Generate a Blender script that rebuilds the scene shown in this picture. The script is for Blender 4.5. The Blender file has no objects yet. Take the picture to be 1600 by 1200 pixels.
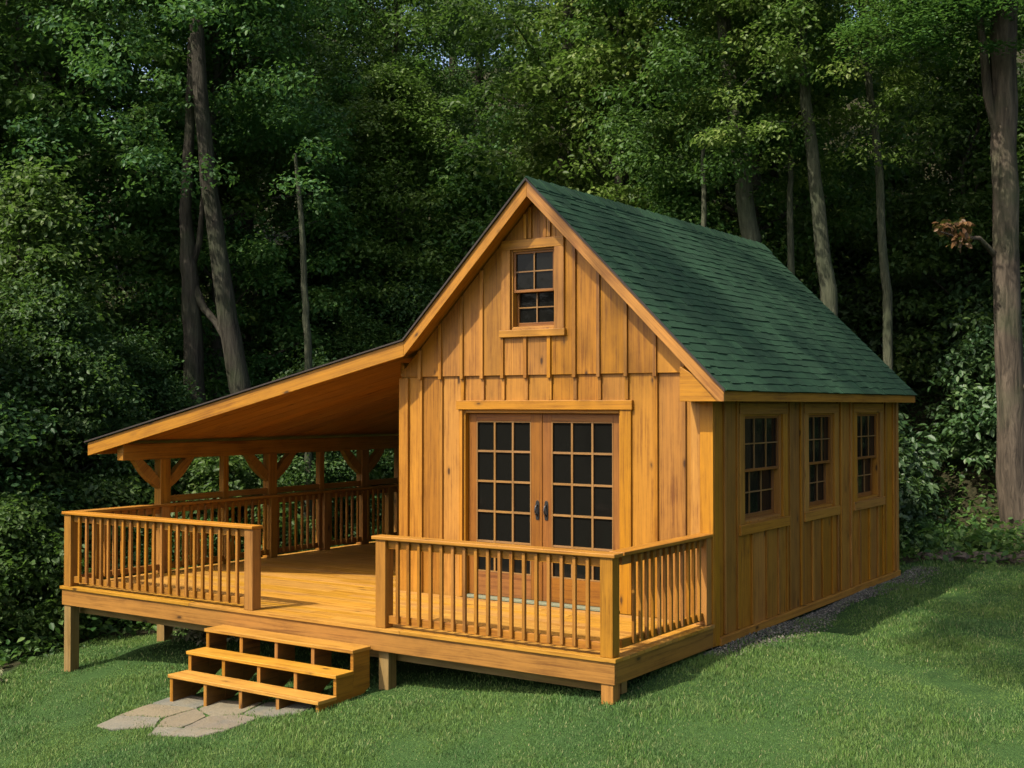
import bpy, bmesh, math, random
import numpy as np
from mathutils import Vector, Matrix
rnd = random.Random(7)
rng = np.random.default_rng(11)
S = bpy.context.scene
col = S.collection
R = math.radians

# ------------------------------------------------------------------ camera
CAM = Vector((5.338, -11.619, 2.25)); YAW = R(34); PITCH = math.atan(34/1900)
cam = bpy.data.objects.new('camera', bpy.data.cameras.new('camera'))
col.objects.link(cam); S.camera = cam
cam.location = CAM
cam.rotation_euler = (math.pi/2 + PITCH, 0, YAW)
cam.data.sensor_width = 36; cam.data.lens = 1900/1600*36
cam.data.clip_start = .1; cam.data.clip_end = 2000
S.render.resolution_x = 1024; S.render.resolution_y = 768
FW = np.array((-math.sin(YAW)*math.cos(PITCH), math.cos(YAW)*math.cos(PITCH), math.sin(PITCH)))
RT = np.cross(FW, (0, 0, 1)); RT /= np.linalg.norm(RT); UP = np.cross(RT, FW)
def px(x, y, d):            # photo pixel + distance -> real place
    v = np.array(CAM) + d*(FW + RT*(x-800)/1900 - UP*(y-600)/1900)
    return Vector(v)
def azpt(az, d):            # azimuth left of +Y in degrees, distance from camera on the ground plan
    return CAM.x - math.sin(R(az))*d, CAM.y + math.cos(R(az))*d

# ------------------------------------------------------------------ light
SUN = Vector((-.21, -.58, .80)).normalized()
w = bpy.data.worlds.new('World'); S.world = w; w.use_nodes = True
nt = w.node_tree; nt.nodes.clear()
sky = nt.nodes.new('ShaderNodeTexSky'); sky.sky_type = 'NISHITA'; sky.sun_disc = False; sky.ozone_density = 0; sky.dust_density = 4; sky.air_density = .8
sky.sun_elevation = math.asin(SUN.z); sky.sun_rotation = math.atan2(SUN.x, SUN.y)
bg = nt.nodes.new('ShaderNodeBackground'); bg.inputs[1].default_value = .15
wo = nt.nodes.new('ShaderNodeOutputWorld')
nt.links.new(sky.outputs[0], bg.inputs[0]); nt.links.new(bg.outputs[0], wo.inputs[0])
sl = bpy.data.lights.new('sun', 'SUN'); sl.energy = 3.75; sl.angle = R(.5); sl.color = (1, .93, .80)
so = bpy.data.objects.new('sun', sl); col.objects.link(so)
so.rotation_euler = SUN.to_track_quat('Z', 'Y').to_euler(); so.location = (-10, -20, 30)
S.view_settings.view_transform = 'Standard'; S.view_settings.look = 'None'
S.view_settings.exposure = 1.0; S.view_settings.gamma = 1

# ------------------------------------------------------------------ materials
def node_mat(name):
    m = bpy.data.materials.new(name); m.use_nodes = True
    t = m.node_tree; t.nodes.clear()
    o = t.nodes.new('ShaderNodeOutputMaterial'); b = t.nodes.new('ShaderNodeBsdfPrincipled')
    t.links.new(b.outputs[0], o.inputs[0])
    return m, t, b, o
class NT:
    def __init__(s, t): s.t = t
    def n(s, ty, **kw):
        n = s.t.nodes.new('ShaderNode'+ty)
        for k, v in kw.items(): setattr(n, k, v)
        return n
    def link(s, a, b): s.t.links.new(a, b)
    def val(s, sock, v):
        if hasattr(v, 'is_output') or hasattr(v, 'links'): s.link(v, sock)
        else: sock.default_value = v
    def math(s, op, a, b=0, c=0, clamp=False):
        n = s.n('Math', operation=op); n.use_clamp = clamp
        for i, v in enumerate((a, b, c)): s.val(n.inputs[i], v)
        return n.outputs[0]
    def mix(s, f, a, b, bt='MIX'):
        n = s.n('MixRGB', blend_type=bt)
        s.val(n.inputs[0], f); s.val(n.inputs[1], a if hasattr(a, 'links') else (*a, 1)); s.val(n.inputs[2], b if hasattr(b, 'links') else (*b, 1))
        return n.outputs[0]
    def ramp(s, f, stops):
        n = s.n('ValToRGB'); e = n.color_ramp.elements
        while len(e) < len(stops): e.new(.5)
        for q, (p, c) in zip(e, stops):
            q.position = p; q.color = (*c, 1) if not isinstance(c, (int, float)) else (c, c, c, 1)
        s.link(f, n.inputs[0]); return n.outputs[0]
    def noise(s, vec, scale, detail=4, rough=.55, dist=0):
        n = s.n('TexNoise'); n.inputs['Scale'].default_value = scale; n.inputs['Detail'].default_value = detail
        n.inputs['Roughness'].default_value = rough; n.inputs['Distortion'].default_value = dist
        if vec is not None: s.link(vec, n.inputs['Vector'])
        return n.outputs[0]
    def mapping(s, vec, scale):
        n = s.n('Mapping'); n.inputs['Scale'].default_value = scale; s.link(vec, n.inputs['Vector']); return n.outputs[0]

def wood(name, base, dark, var=.22, knots=True, rough=.5, grain=1.0, weather=None):
    K = (.715, .765, .66); base = tuple(a_*k for a_, k in zip(base, K)); dark = tuple(a_*k*.9 for a_, k in zip(dark, K))
    m, t, b, o = node_mat(name); N = NT(t)
    uv = N.n('UVMap').outputs[0]
    at = N.n('Attribute', attribute_name='rnd').outputs['Fac']
    g1 = N.noise(N.mapping(uv, (.55, 17, 1)), 1.6, 9, .66, .9)
    g2 = N.noise(N.mapping(uv, (1.5, 130, 1)), 1.0, 4, .65, .3)
    blot = N.noise(N.mapping(uv, (.8, 1.6, 1)), 2.6, 5, .68)
    f = N.math('ADD', N.math('MULTIPLY', g1, .62*grain), N.math('MULTIPLY', g2, .38*grain))
    f = N.math('ADD', f, N.math('MULTIPLY', N.math('SUBTRACT', blot, .5), .38))
    c = N.ramp(f, [(.36, dark), (.50, base), (.66, tuple(min(1, x*1.28) for x in base))])
    # each board takes the stain a little differently
    hs = N.n('HueSaturation')
    N.link(c, hs.inputs['Color'])
    N.link(N.math('ADD', N.math('MULTIPLY', at, 2*var), 1-var), hs.inputs['Value'])
    N.link(N.math('ADD', N.math('MULTIPLY', N.math('FRACT', N.math('MULTIPLY', at, 7.3)), .005), .4955), hs.inputs['Hue'])
    N.link(N.math('ADD', N.math('MULTIPLY', N.math('FRACT', N.math('MULTIPLY', at, 3.7)), .08), .98), hs.inputs['Saturation'])
    c = hs.outputs[0]
    if knots:
        v = N.n('TexVoronoi'); v.inputs['Scale'].default_value = 1.0; v.inputs['Randomness'].default_value = 1
        N.link(N.mapping(uv, (1.9, 4.6, 1)), v.inputs['Vector'])
        wob = N.noise(uv, 14, 2)
        d = N.math('ADD', v.outputs['Distance'], N.math('MULTIPLY', N.math('SUBTRACT', wob, .5), .06))
        sp = N.n('SeparateColor'); N.link(v.outputs['Color'], sp.inputs[0])
        keep = N.math('LESS_THAN', sp.outputs[0], .75)
        k = N.math('MULTIPLY', N.ramp(d, [(.0, 1.0), (.06, .92), (.095, .30), (.17, 0.0)]), keep)
        c = N.mix(k, c, tuple(x*.28 for x in dark))
    if weather:
        wn = N.noise(N.mapping(uv, (.7, 2.5, 1)), 1.5, 5, .65)
        c = N.mix(N.ramp(wn, [(.42, 0.0), (.68, .75)]), c, weather)
    N.link(c, b.inputs['Base Color'])
    b.inputs['Roughness'].default_value = rough
    b.inputs['Specular IOR Level'].default_value = .35
    bm = N.n('Bump'); bm.inputs['Strength'].default_value = .35; bm.inputs['Distance'].default_value = .004
    N.link(f, bm.inputs['Height']); N.link(bm.outputs[0], b.inputs['Normal'])
    return m
M = {}
M['siding'] = wood('honey_pine_siding', (.365, .150, .021), (.20, .066, .007), .24)
M['side_siding'] = M['siding']
M['trim'] = wood('honey_pine_trim', (.40, .168, .025), (.25, .088, .011), .09)
M['door'] = wood('red_stained_door_wood', (.235, .088, .017), (.15, .048, .009), .08, False)
M['deck'] = wood('deck_pine', (.46, .220, .044), (.29, .115, .019), .12)
M['rail'] = wood('railing_pine', (.32, .132, .022), (.19, .065, .010), .16)
M['fascia'] = wood('rim_board_pine', (.335, .145, .027), (.19, .072, .012), .10)
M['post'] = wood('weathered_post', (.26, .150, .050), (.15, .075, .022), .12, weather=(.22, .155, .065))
M['soffit'] = wood('soffit_plank', (.46, .195, .040), (.30, .11, .018), .18)
M['muntin'] = wood('muntin_wood', (.27, .135, .048), (.20, .095, .03), .05, False)

def simple(name, c, rough=.6, spec=.3, bump=0, bs=20, vary=0):
    m, t, b, o = node_mat(name); N = NT(t)
    b.inputs['Base Color'].default_value = (*c, 1); b.inputs['Roughness'].default_value = rough
    b.inputs['Specular IOR Level'].default_value = spec
    if bump or vary:
        tc = N.n('TexCoord').outputs['Object']; n = N.noise(tc, bs, 5)
        if vary: N.link(N.mix(n, tuple(x*(1-vary) for x in c), tuple(x*(1+vary) for x in c)), b.inputs['Base Color'])
        if bump:
            bm = N.n('Bump'); bm.inputs['Distance'].default_value = bump; N.link(n, bm.inputs['Height']); N.link(bm.outputs[0], b.inputs['Normal'])
    return m
M['step'] = wood('shade_darkened_step_board', (.16, .075, .022), (.08, .035, .010), .1)  # shade of the open step bays put into the board colour
M['glass'] = simple('dark_window_glass', (.006, .006, .005), .05, .12, bump=.004, bs=2.5)
M['iron'] = simple('black_iron', (.012, .012, .012), .4, .5)
M['drip'] = simple('dark_drip_edge', (.03, .022, .018), .7)
M['threshold'] = simple('grey_green_threshold', (.15, .16, .10), .5, vary=.2)

# shingles
m, t, b, o = node_mat('green_asphalt_shingle'); N = NT(t)
uv = N.n('UVMap').outputs[0]; at = N.n('Attribute', attribute_name='rnd').outputs['Fac']
gr = N.noise(uv, 160, 2, .7); bl = N.noise(uv, 2.2, 4, .6)
c = N.ramp(at, [(0, (.0062, .024, .0095)), (.5, (.0085, .033, .0125)), (1, (.013, .046, .018))])
c = N.mix(N.ramp(gr, [(.35, 0.0), (.75, .7)]), c, (.027, .072, .034))
c = N.mix(N.ramp(gr, [(.22, .8), (.42, 0.0)]), c, (.004, .014, .007))
c = N.mix(N.ramp(bl, [(.4, 0.0), (.75, .45)]), c, (.008, .030, .014))
N.link(c, b.inputs['Base Color']); b.inputs['Roughness'].default_value = .85; b.inputs['Specular IOR Level'].default_value = .25
bm = N.n('Bump'); bm.inputs['Strength'].default_value = .8; bm.inputs['Distance'].default_value = .006
N.link(N.math('ADD', gr, N.math('MULTIPLY', N.noise(uv, 18, 3), 1.5)), bm.inputs['Height']); N.link(bm.outputs[0], b.inputs['Normal'])
M['shingle'] = m

def leaf(name, stops, trans=.35, spec=.25, rough=.5, brown=0):
    m, t, b, o = node_mat(name); N = NT(t)
    at = N.n('Attribute', attribute_name='rnd').outputs['Fac']
    oi = N.n('ObjectInfo').outputs['Random']
    c = N.ramp(at, stops)
    hs = N.n('HueSaturation'); N.link(c, hs.inputs['Color'])
    N.link(N.math('ADD', N.math('MULTIPLY', oi, .035), .482), hs.inputs['Hue'])
    N.link(N.math('ADD', N.math('MULTIPLY', oi, .30), .85), hs.inputs['Value'])
    c = hs.outputs[0]
    N.link(c, b.inputs['Base Color']); b.inputs['Roughness'].default_value = rough
    b.inputs['Specular IOR Level'].default_value = spec
    tr = N.n('BsdfTranslucent'); N.link(N.mix(.55, c, (.10, .20, .025)), tr.inputs[0])
    ms = N.n('MixShader'); ms.inputs[0].default_value = trans
    N.link(b.outputs[0], ms.inputs[1]); N.link(tr.outputs[0], ms.inputs[2]); N.link(ms.outputs[0], o.inputs[0])
    return m
M['leaf_mid'] = leaf('mid_green_leaf', [(0, (.024, .062, .014)), (.6, (.060, .122, .026)), (1, (.135, .200, .050))], .45)
M['leaf_dark'] = leaf('dark_green_leaf', [(0, (.017, .052, .016)), (.6, (.050, .112, .030)), (1, (.110, .18, .054))], .42)
M['leaf_bright'] = leaf('yellow_green_leaf', [(0, (.048, .095, .016)), (.6, (.108, .175, .032)), (1, (.20, .26, .06))], .42)
M['leaf_broad'] = leaf('broad_grey_green_leaf', [(0, (.026, .056, .018)), (.6, (.055, .100, .034)), (1, (.12, .165, .065))], .3, .32, .45)
M['leaf_brown'] = leaf('dead_brown_leaf', [(0, (.035, .014, .007)), (.6, (.08, .034, .014)), (1, (.13, .062, .026))], .2)
M['leaf_pale'] = leaf('variegated_leaf', [(0, (.09, .12, .05)), (.55, (.20, .20, .10)), (1, (.42, .36, .24))], .2)

def bark(name, a, bcol, sc=1):
    m, t, b, o = node_mat(name); N = NT(t)
    tc = N.n('TexCoord').outputs['Object']
    n1 = N.noise(N.mapping(tc, (9*sc, 9*sc, 1.4*sc)), 1.4, 8, .68, .6); n2 = N.noise(tc, .9, 3)
    c = N.ramp(n1, [(.33, a), (.66, bcol)])
    c = N.mix(N.ramp(n2, [(.5, 0.0), (.72, .5)]), c, (.06, .085, .035))
    N.link(c, b.inputs['Base Color']); b.inputs['Roughness'].default_value = .9; b.inputs['Specular IOR Level'].default_value = .15
    bm = N.n('Bump'); bm.inputs['Distance'].default_value = .08; N.link(n1, bm.inputs['Height']); N.link(bm.outputs[0], b.inputs['Normal'])
    return m
M['bark'] = bark('grey_brown_bark', (.025, .021, .015), (.075, .066, .048))
M['bark_big'] = bark('pale_rugged_bark', (.026, .021, .015), (.130, .100, .070), .8)
M['bark_pale'] = bark('pale_smooth_bark', (.032, .036, .021), (.098, .100, .062), 1.2)
M['bark_dark'] = bark('dark_bark', (.022, .019, .014), (.07, .062, .046))

# stones
m, t, b, o = node_mat('flagstone'); N = NT(t)
tc = N.n('TexCoord').outputs['Object']; oi = N.n('ObjectInfo').outputs['Random']
n1 = N.noise(tc, 3.5, 6, .65, .5); n2 = N.noise(tc, 40, 3)
c = N.ramp(oi, [(0, (.060, .068, .055)), (.3, (.13, .12, .09)), (.6, (.15, .115, .06)), (.8, (.10, .085, .07)), (1, (.075, .088, .08))])
c = N.mix(N.ramp(n1, [(.4, 0.0), (.65, .55)]), c, (.15, .115, .06))
c = N.mix(N.ramp(n1, [(.3, .55), (.45, 0.0)]), c, (.06, .065, .05))
c = N.mix(N.math('MULTIPLY', n2, .4), c, (.08, .075, .055))
N.link(c, b.inputs['Base Color']); b.inputs['Roughness'].default_value = .8
bm = N.n('Bump'); bm.inputs['Distance'].default_value = .03; N.link(N.math('ADD', n1, N.math('MULTIPLY', n2, .2)), bm.inputs['Height']); N.link(bm.outputs[0], b.inputs['Normal'])
M['flag'] = m
M['rock'] = simple('dark_field_stone', (.10, .082, .062), .85, .2, .02, 7, .5)
m, t, b, o = node_mat('grey_gravel'); N = NT(t)
at = N.n('Attribute', attribute_name='rnd').outputs['Fac']
N.link(N.ramp(at, [(0, (.035, .032, .022)), (.6, (.085, .078, .056)), (1, (.19, .17, .125))]), b.inputs['Base Color']); b.inputs['Roughness'].default_value = .8
M['gravel'] = m

# grass blades
m, t, b, o = node_mat('grass_blade'); N = NT(t)
at = N.n('Attribute', attribute_name='rnd').outputs['Fac']
geo = N.n('NewGeometry').outputs['Position']
big = N.noise(geo, .55, 4, .6); med = N.noise(geo, 3.2, 3, .6)
c = N.ramp(at, [(0, (.042, .098, .022)), (.5, (.084, .160, .028)), (.9, (.14, .21, .070)), (1, (.31, .28, .13))])
c = N.mix(N.ramp(big, [(.42, 0.0), (.68, .75)]), c, (.118, .185, .040))
c = N.mix(N.ramp(med, [(.50, 0.0), (.78, .45)]), c, (.15, .18, .07))
c = N.mix(N.ramp(N.noise(geo, 1.3, 5, .7), [(.30, .6), (.46, 0.0)]), c, (.022, .052, .014))
c = N.mix(N.ramp(big, [(.25, .55), (.45, 0.0)]), c, (.036, .11, .046))
N.link(c, b.inputs['Base Color']); b.inputs['Roughness'].default_value = .6; b.inputs['Specular IOR Level'].default_value = .12
tr = N.n('BsdfTranslucent'); N.link(c, tr.inputs[0])
ms = N.n('MixShader'); ms.inputs[0].default_value = .3
N.link(b.outputs[0], ms.inputs[1]); N.link(tr.outputs[0], ms.inputs[2]); N.link(ms.outputs[0], o.inputs[0])
M['blade'] = m

# ------------------------------------------------------------------ object helpers
def tag(o, label=None, cat=None, group=None, kind=None):
    if label: o['label'] = label
    if cat: o['category'] = cat
    if group: o['group'] = group
    if kind: o['kind'] = kind
    return o
def empty(name, loc, label=None, cat=None, group=None):
    o = bpy.data.objects.new(name, None); col.objects.link(o); o.location = loc; o.empty_display_size = .2
    return tag(o, label, cat, group)
def place(o, parent):
    if parent is not None:
        o.parent = parent
        p = parent; off = Vector((0, 0, 0))
        while p is not None: off += p.location; p = p.parent
        o.location = -off if o.type == 'MESH' and not o.get('_loc') else o.location
    return o
ID = lambda s, d, t: (s, d, t)
FRONT = lambda s, d, t: (s, -d, t)          # s = x, d = outwards (-y), t = z
SIDE = lambda s, d, t: (d, s, t)            # s = y, d = outwards (+x), t = z
LEFTW = lambda s, d, t: (-4.12-d, s, t)
BACKW = lambda s, d, t: (s, 6.45+d, t)
class MB:
    def __init__(s, T=ID): s.v = []; s.f = []; s.uv = []; s.r = []; s.T = T
    def add(s, verts, faces, axis, r=None, local=True):
        """closed piece; axis = unit vector of the grain (in the local frame)"""
        r = rnd.random() if r is None else r
        n0 = len(s.v); ou, ov = rnd.random()*40, rnd.random()*40
        a = Vector(axis).normalized()
        h = Vector((0, 0, 1)) if abs(a.z) < .8 else Vector((1, 0, 0))
        b = a.cross(h).normalized(); c = a.cross(b).normalized()
        vs = [Vector(v) for v in verts]
        for f in faces:
            nrm = (vs[f[1]]-vs[f[0]]).cross(vs[f[2]]-vs[f[0]])
            if nrm.length > 0: nrm.normalize()
            if abs(nrm.dot(a)) > .8: q = [(vs[i].dot(b)+ou, vs[i].dot(c)+ov) for i in f]
            else:
                k = b if abs(nrm.dot(c)) > abs(nrm.dot(b)) else c
                q = [(vs[i].dot(a)+ou, vs[i].dot(k)+ov) for i in f]
            s.f.append([n0+i for i in f]); s.uv.append(q); s.r.append(r)
        s.v += [s.T(*v) if local else tuple(v) for v in vs]
        return s
    def box(s, a0, a1, b0, b1, c0, c1, axis=None, r=None):
        v = [(x, y, z) for z in (c0, c1) for y in (b0, b1) for x in (a0, a1)]
        f = [(0, 2, 3, 1), (4, 5, 7, 6), (0, 1, 5, 4), (2, 6, 7, 3), (0, 4, 6, 2), (1, 3, 7, 5)]
        if axis is None:
            d = (abs(a1-a0), abs(b1-b0), abs(c1-c0)); k = d.index(max(d)); axis = [(1, 0, 0), (0, 1, 0), (0, 0, 1)][k]
        return s.add(v, f, axis, r)
    def prism(s, poly, d0, d1, axis=(0, 0, 1), r=None):
        """poly in (s,t), extruded along d"""
        n = len(poly); v = [(p[0], d0, p[1]) for p in poly] + [(p[0], d1, p[1]) for p in poly]
        f = [tuple(range(n)), tuple(range(2*n-1, n-1, -1))] + [(i, i+n, (i+1) % n+n, (i+1) % n) for i in range(n)]
        return s.add(v, f, axis, r)
    def beam(s, p0, p1, w, h, up=(0, 0, 1), r=None):
        p0, p1 = Vector(p0), Vector(p1); a = (p1-p0).normalized(); u = Vector(up)
        sd = a.cross(u).normalized(); u = sd.cross(a).normalized()
        v = [p + sd*i*w/2 + u*j*h/2 for p in (p0, p1) for j in (-1, 1) for i in (-1, 1)]
        f = [(0, 1, 3, 2), (4, 6, 7, 5), (0, 4, 5, 1), (2, 3, 7, 6), (0, 2, 6, 4), (1, 5, 7, 3)]
        return s.add(v, f, a, r)
    def build(s, name, mat, parent=None, bevel=0, label=None):
        me = bpy.data.meshes.new(name); me.from_pydata(s.v, [], s.f)
        uvl = me.uv_layers.new(name='UVMap'); i = 0; flat = [c for q in s.uv for p in q for c in p]
        uvl.data.foreach_set('uv', flat)
        at = me.attributes.new('rnd', 'FLOAT', 'FACE'); at.data.foreach_set('value', s.r)
        bm_ = bmesh.new(); bm_.from_mesh(me); bmesh.ops.recalc_face_normals(bm_, faces=bm_.faces); bm_.to_mesh(me); bm_.free()
        me.materials.append(mat)
        o = bpy.data.objects.new(name, me); col.objects.link(o); place(o, parent)
        if bevel:
            b = o.modifiers.new('bevel', 'BEVEL'); b.width = bevel; b.segments = 2; b.limit_method = 'ANGLE'
        if label: o['label'] = label
        return o
def np_mesh(name, V, F, mat, r=None, smooth=False, mats=None, midx=None):
    me = bpy.data.meshes.new(name); V = np.asarray(V, np.float32); F = np.asarray(F, np.int32); k = F.shape[1]
    me.vertices.add(len(V)); me.vertices.foreach_set('co', V.ravel())
    me.loops.add(F.size); me.loops.foreach_set('vertex_index', F.ravel())
    me.polygons.add(len(F)); me.polygons.foreach_set('loop_start', np.arange(0, F.size, k, dtype=np.int32))
    if smooth: me.polygons.foreach_set('use_smooth', np.ones(len(F), bool))
    me.update(calc_edges=True)
    if r is not None:
        a = me.attributes.new('rnd', 'FLOAT', 'FACE'); a.data.foreach_set('value', np.asarray(r, np.float32))
    me.materials.append(mat)
    return me

# ------------------------------------------------------------------ terrain
def sstep(a, b, x):
    t = np.clip((x-a)/(b-a), 0, 1); return t*t*(3-2*t)
def ground_z(x, y):
    x = np.asarray(x, float); y = np.asarray(y, float)
    z = -.30 + .082*np.clip(x, -10, 0) + .015*np.clip(x, 0, 12)
    z = z + .11*np.clip(y+1, -9, 0) + .012*np.clip(y, 0, 8)
    z = z + .47*np.clip(y-10.5, 0, 60)*sstep(10, 14, y)
    z = z + .30*np.clip(-x-14, 0, 60)*np.clip(1-(y-10)/30, .3, 1)
    z = z + .03*np.sin(x*.9+1.3)*np.cos(y*.7) + .02*np.sin(x*2.3+y*1.7)
    return z
gz = lambda x, y: float(ground_z(x, y))
def lawn_mask(x, y):
    """1 on mown grass, 0 on the wood's floor"""
    wv = .35*np.sin(x*1.7+.4)+.25*np.sin(x*3.9+y)+.2*np.sin(y*2.9)
    back = np.clip(x, 0, 50)*.60 + 7.3 + wv
    left = -8.9 + .3*np.sin(y*1.9)+.2*np.sin(y*4.3) - .25*np.clip(-y-2, 0, 30)
    return (y < back) & (x > left)

def axis_pts(a, b, step, far):
    c = list(np.arange(a, b+1e-6, step)); lo = [a]; s = step
    while lo[-1] > -far: s *= 1.35; lo.append(lo[-1]-s)
    hi = [b]; s = step
    while hi[-1] < far: s *= 1.35; hi.append(hi[-1]+s)
    return np.array(lo[::-1][:-1]+c+hi[1:])
gx = axis_pts(-40, 14, .5, 500); gy = axis_pts(-14, 50, .5, 500)
X, Y = np.meshgrid(gx, gy); Z = ground_z(X, Y)
V = np.stack([X, Y, Z], -1).reshape(-1, 3); nx = len(gx)
ii, jj = np.meshgrid(np.arange(len(gx)-1), np.arange(len(gy)-1)); a = (jj*nx+ii).ravel()
F = np.stack([a, a+1, a+nx+1, a+nx], 1)
m, t, b, o = node_mat('lawn_and_wood_floor'); N = NT(t)
at = N.n('Attribute', attribute_name='lawn').outputs['Fac']; geo = N.n('NewGeometry').outputs['Position']
n1 = N.noise(geo, 1.1, 6, .6); n2 = N.noise(geo, 22, 4, .7)
lawn = N.mix(n1, (.022, .055, .014), (.045, .085, .022))
soil = N.ramp(n2, [(.3, (.012, .012, .006)), (.55, (.032, .030, .014)), (.75, (.07, .055, .03))])
N.link(N.mix(N.math('ADD', at, N.math('MULTIPLY', N.math('SUBTRACT', n1, .5), .5), clamp=True), soil, lawn), b.inputs['Base Color'])
b.inputs['Roughness'].default_value = .95; b.inputs['Specular IOR Level'].default_value = .1
bm = N.n('Bump'); bm.inputs['Distance'].default_value = .04; N.link(n2, bm.inputs['Height']); N.link(bm.outputs[0], b.inputs['Normal'])
me = np_mesh('ground', V, F, m, smooth=True)
la = me.attributes.new('lawn', 'FLOAT', 'POINT'); la.data.foreach_set('value', lawn_mask(V[:, 0], V[:, 1]).astype(np.float32))
g = bpy.data.objects.new('ground', me); col.objects.link(g); tag(g, kind='structure')

# ------------------------------------------------------------------ cabin
RX, RZ = -2.10, 4.79               # ridge
EX, EZ = .27, 2.43                 # right eave
KX, KZ = -3.86, 3.04               # kink towards the porch
RAF = -.30; YB = 6.45
PL = Vector((-8.2, -1.5, 1.78))    # porch low corner
def roof_z(x):
    if x >= RX: return RZ + (x-RX)*(EZ-RZ)/(EX-RX)
    return RZ + (x-RX)*(RZ-KZ)/(RX-KX)
cabin = empty('cabin', (-2.05, 3.2, -.25), 'honey coloured board and batten cabin with steep green shingle roof and open lean-to porch', 'cabin')

def siding(mb, edges, lo, hi, openings, d0, d1, top=None):
    cuts = sorted(set([e for e in edges] + [q for o_ in openings for q in o_[:2] if edges[0] < q < edges[-1]]))
    if top: cuts = sorted(set(cuts+[RX]))
    prev = None
    for a_, b_ in zip(cuts[:-1], cuts[1:]):
        if b_-a_ < .004: continue
        bi = sum(1 for e in edges if e <= a_+1e-5)
        r = (math.sin(bi*12.9898+lo*4.1)*43758.5453) % 1
        dd = d1 + ((r*7) % 1-.5)*.006
        mid = (a_+b_)/2
        ta, tb = (top(a_), top(b_)) if top else (hi, hi)
        segs = [(lo, None)]
        op = [o_ for o_ in openings if o_[0] < mid < o_[1]]
        if op:
            segs = [(lo, op[0][2]), (op[0][3], None)]
        for q0, q1 in segs:
            if q1 is not None:
                if q1-q0 > .01: mb.prism([(a_, q0), (b_, q0), (b_, q1), (a_, q1)], d0, dd, (0, 0, 1), r)
            elif min(ta, tb) > q0+.005:
                mb.prism([(a_, q0), (b_, q0), (b_, tb), (a_, ta)], d0, dd, (0, 0, 1), r)
            elif max(ta, tb) > q0+.02:
                # triangular sliver at the foot of the rake
                if ta < tb: xs = a_+(b_-a_)*(q0-ta)/(tb-ta); mb.prism([(xs, q0), (b_, q0), (b_, tb)], d0, dd, (0, 0, 1), r)
                else: xs = a_+(b_-a_)*(ta-q0)/(ta-tb); mb.prism([(a_, q0), (xs, q0), (a_, ta)], d0, dd, (0, 0, 1), r)
WL, WR = -4.12, 0.0
bat = [-3.82, -3.51, -3.19, -2.90, -2.61, -2.29, -1.97, -1.64, -1.33, -.99, -.64, -.31]
DOOR = (-3.19, -1.07, -.5, 2.20); GW = (-2.49, -1.89, 3.14, 4.04)
under = lambda x: roof_z(x)-.14
# front wall: lower boards, upper overlapping boards
mb = MB(FRONT)
siding(mb, [WL]+bat+[WR], -.20, 2.64, [DOOR], -.03, 0)
siding(mb, [WL]+bat+[WR], 2.60, 9, [GW], .002, .030, under)
for x in bat:
    w_ = .042+rnd.random()*.008; xx = x
    if not (DOOR[0]-.19 < x < DOOR[1]+.19): mb.box(xx-w_/2, xx+w_/2, -.001, .026, .0, 2.605)
    else: mb.box(xx-w_/2, xx+w_/2, -.001, .026, 2.315, 2.605)
    tp = min(under(xx-w_/2), under(xx+w_/2))
    lo = 2.565
    if tp > lo+.1:
        if GW[0]-.14 < x < GW[1]+.16:
            mb.box(xx-w_/2, xx+w_/2, .025, .055, lo, 3.035)
            if tp > 4.2: mb.box(xx-w_/2, xx+w_/2, .025, .055, 4.155, tp)
        else: mb.box(xx-w_/2, xx+w_/2, .025, .055, lo, tp)
for x in (-2.22, -2.02): mb.box(x-.02, x+.02, .025, .055, 4.155, under(x)-.02)
wall_f = mb.build('wall', M['siding'], cabin, .004, 'lit front wall of upright boards with two board courses')
mb = MB(FRONT)                                     # corner boards, belt
mb.box(WL-.028, WL+.11, .004, .034, -.2, 2.585); mb.build('corner_board', M['trim'], wall_f, .005)
mb = MB(FRONT); mb.box(WR-.12, WR+.030, .004, .036, -.24, 2.36); mb.box(WR-.23, WR-.125, .002, .020, -.2, 2.36)
mb.build('corner_board', M['trim'], wall_f, .005)
# right side wall
SB = [.30, .66, 1.03, 1.44, 1.80, 2.16, 2.52, 2.91, 3.26, 3.63, 3.97, 4.35, 4.72, 5.13, 5.51, 5.87, 6.24]
WINS = [(.79, 1.91), (2.74, 3.68), (4.57, 5.58)]
CAS = [(.66, 2.04), (2.60, 3.81), (4.43, 5.72)]
mb = MB(SIDE)
siding(mb, [0.0]+SB+[YB], -.18, 2.38, [(a_, b_, .98, 2.155) for a_, b_ in WINS], -.03, 0)
for y in SB:
    w_ = .040+rnd.random()*.010
    inn = [c_ for c_ in CAS if c_[0]-.02 < y < c_[1]+.02]
    if inn: mb.box(y-w_/2, y+w_/2, -.001, .024, -.155, .835)
    else: mb.box(y-w_/2, y+w_/2, -.001, .024, -.155, 2.37)
for c_ in CAS:
    for e in (c_[0]-.03, c_[1]+.03): mb.box(e-.02, e+.02, -.001, .022, -.155, 2.37)
wall_s = mb.build('wall', M['siding'], cabin, .004, 'shaded long side wall of narrow upright boards with three windows')
mb = MB(SIDE); mb.box(-.002, .11, .004, .034, -.24, 2.36); mb.box(YB-.10, YB, .002, .030, -.24, 2.36); mb.box(.112, YB-.002, .004, .05, -.25, -.165)
mb.build('base_board', M['trim'], wall_s, .005)
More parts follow.
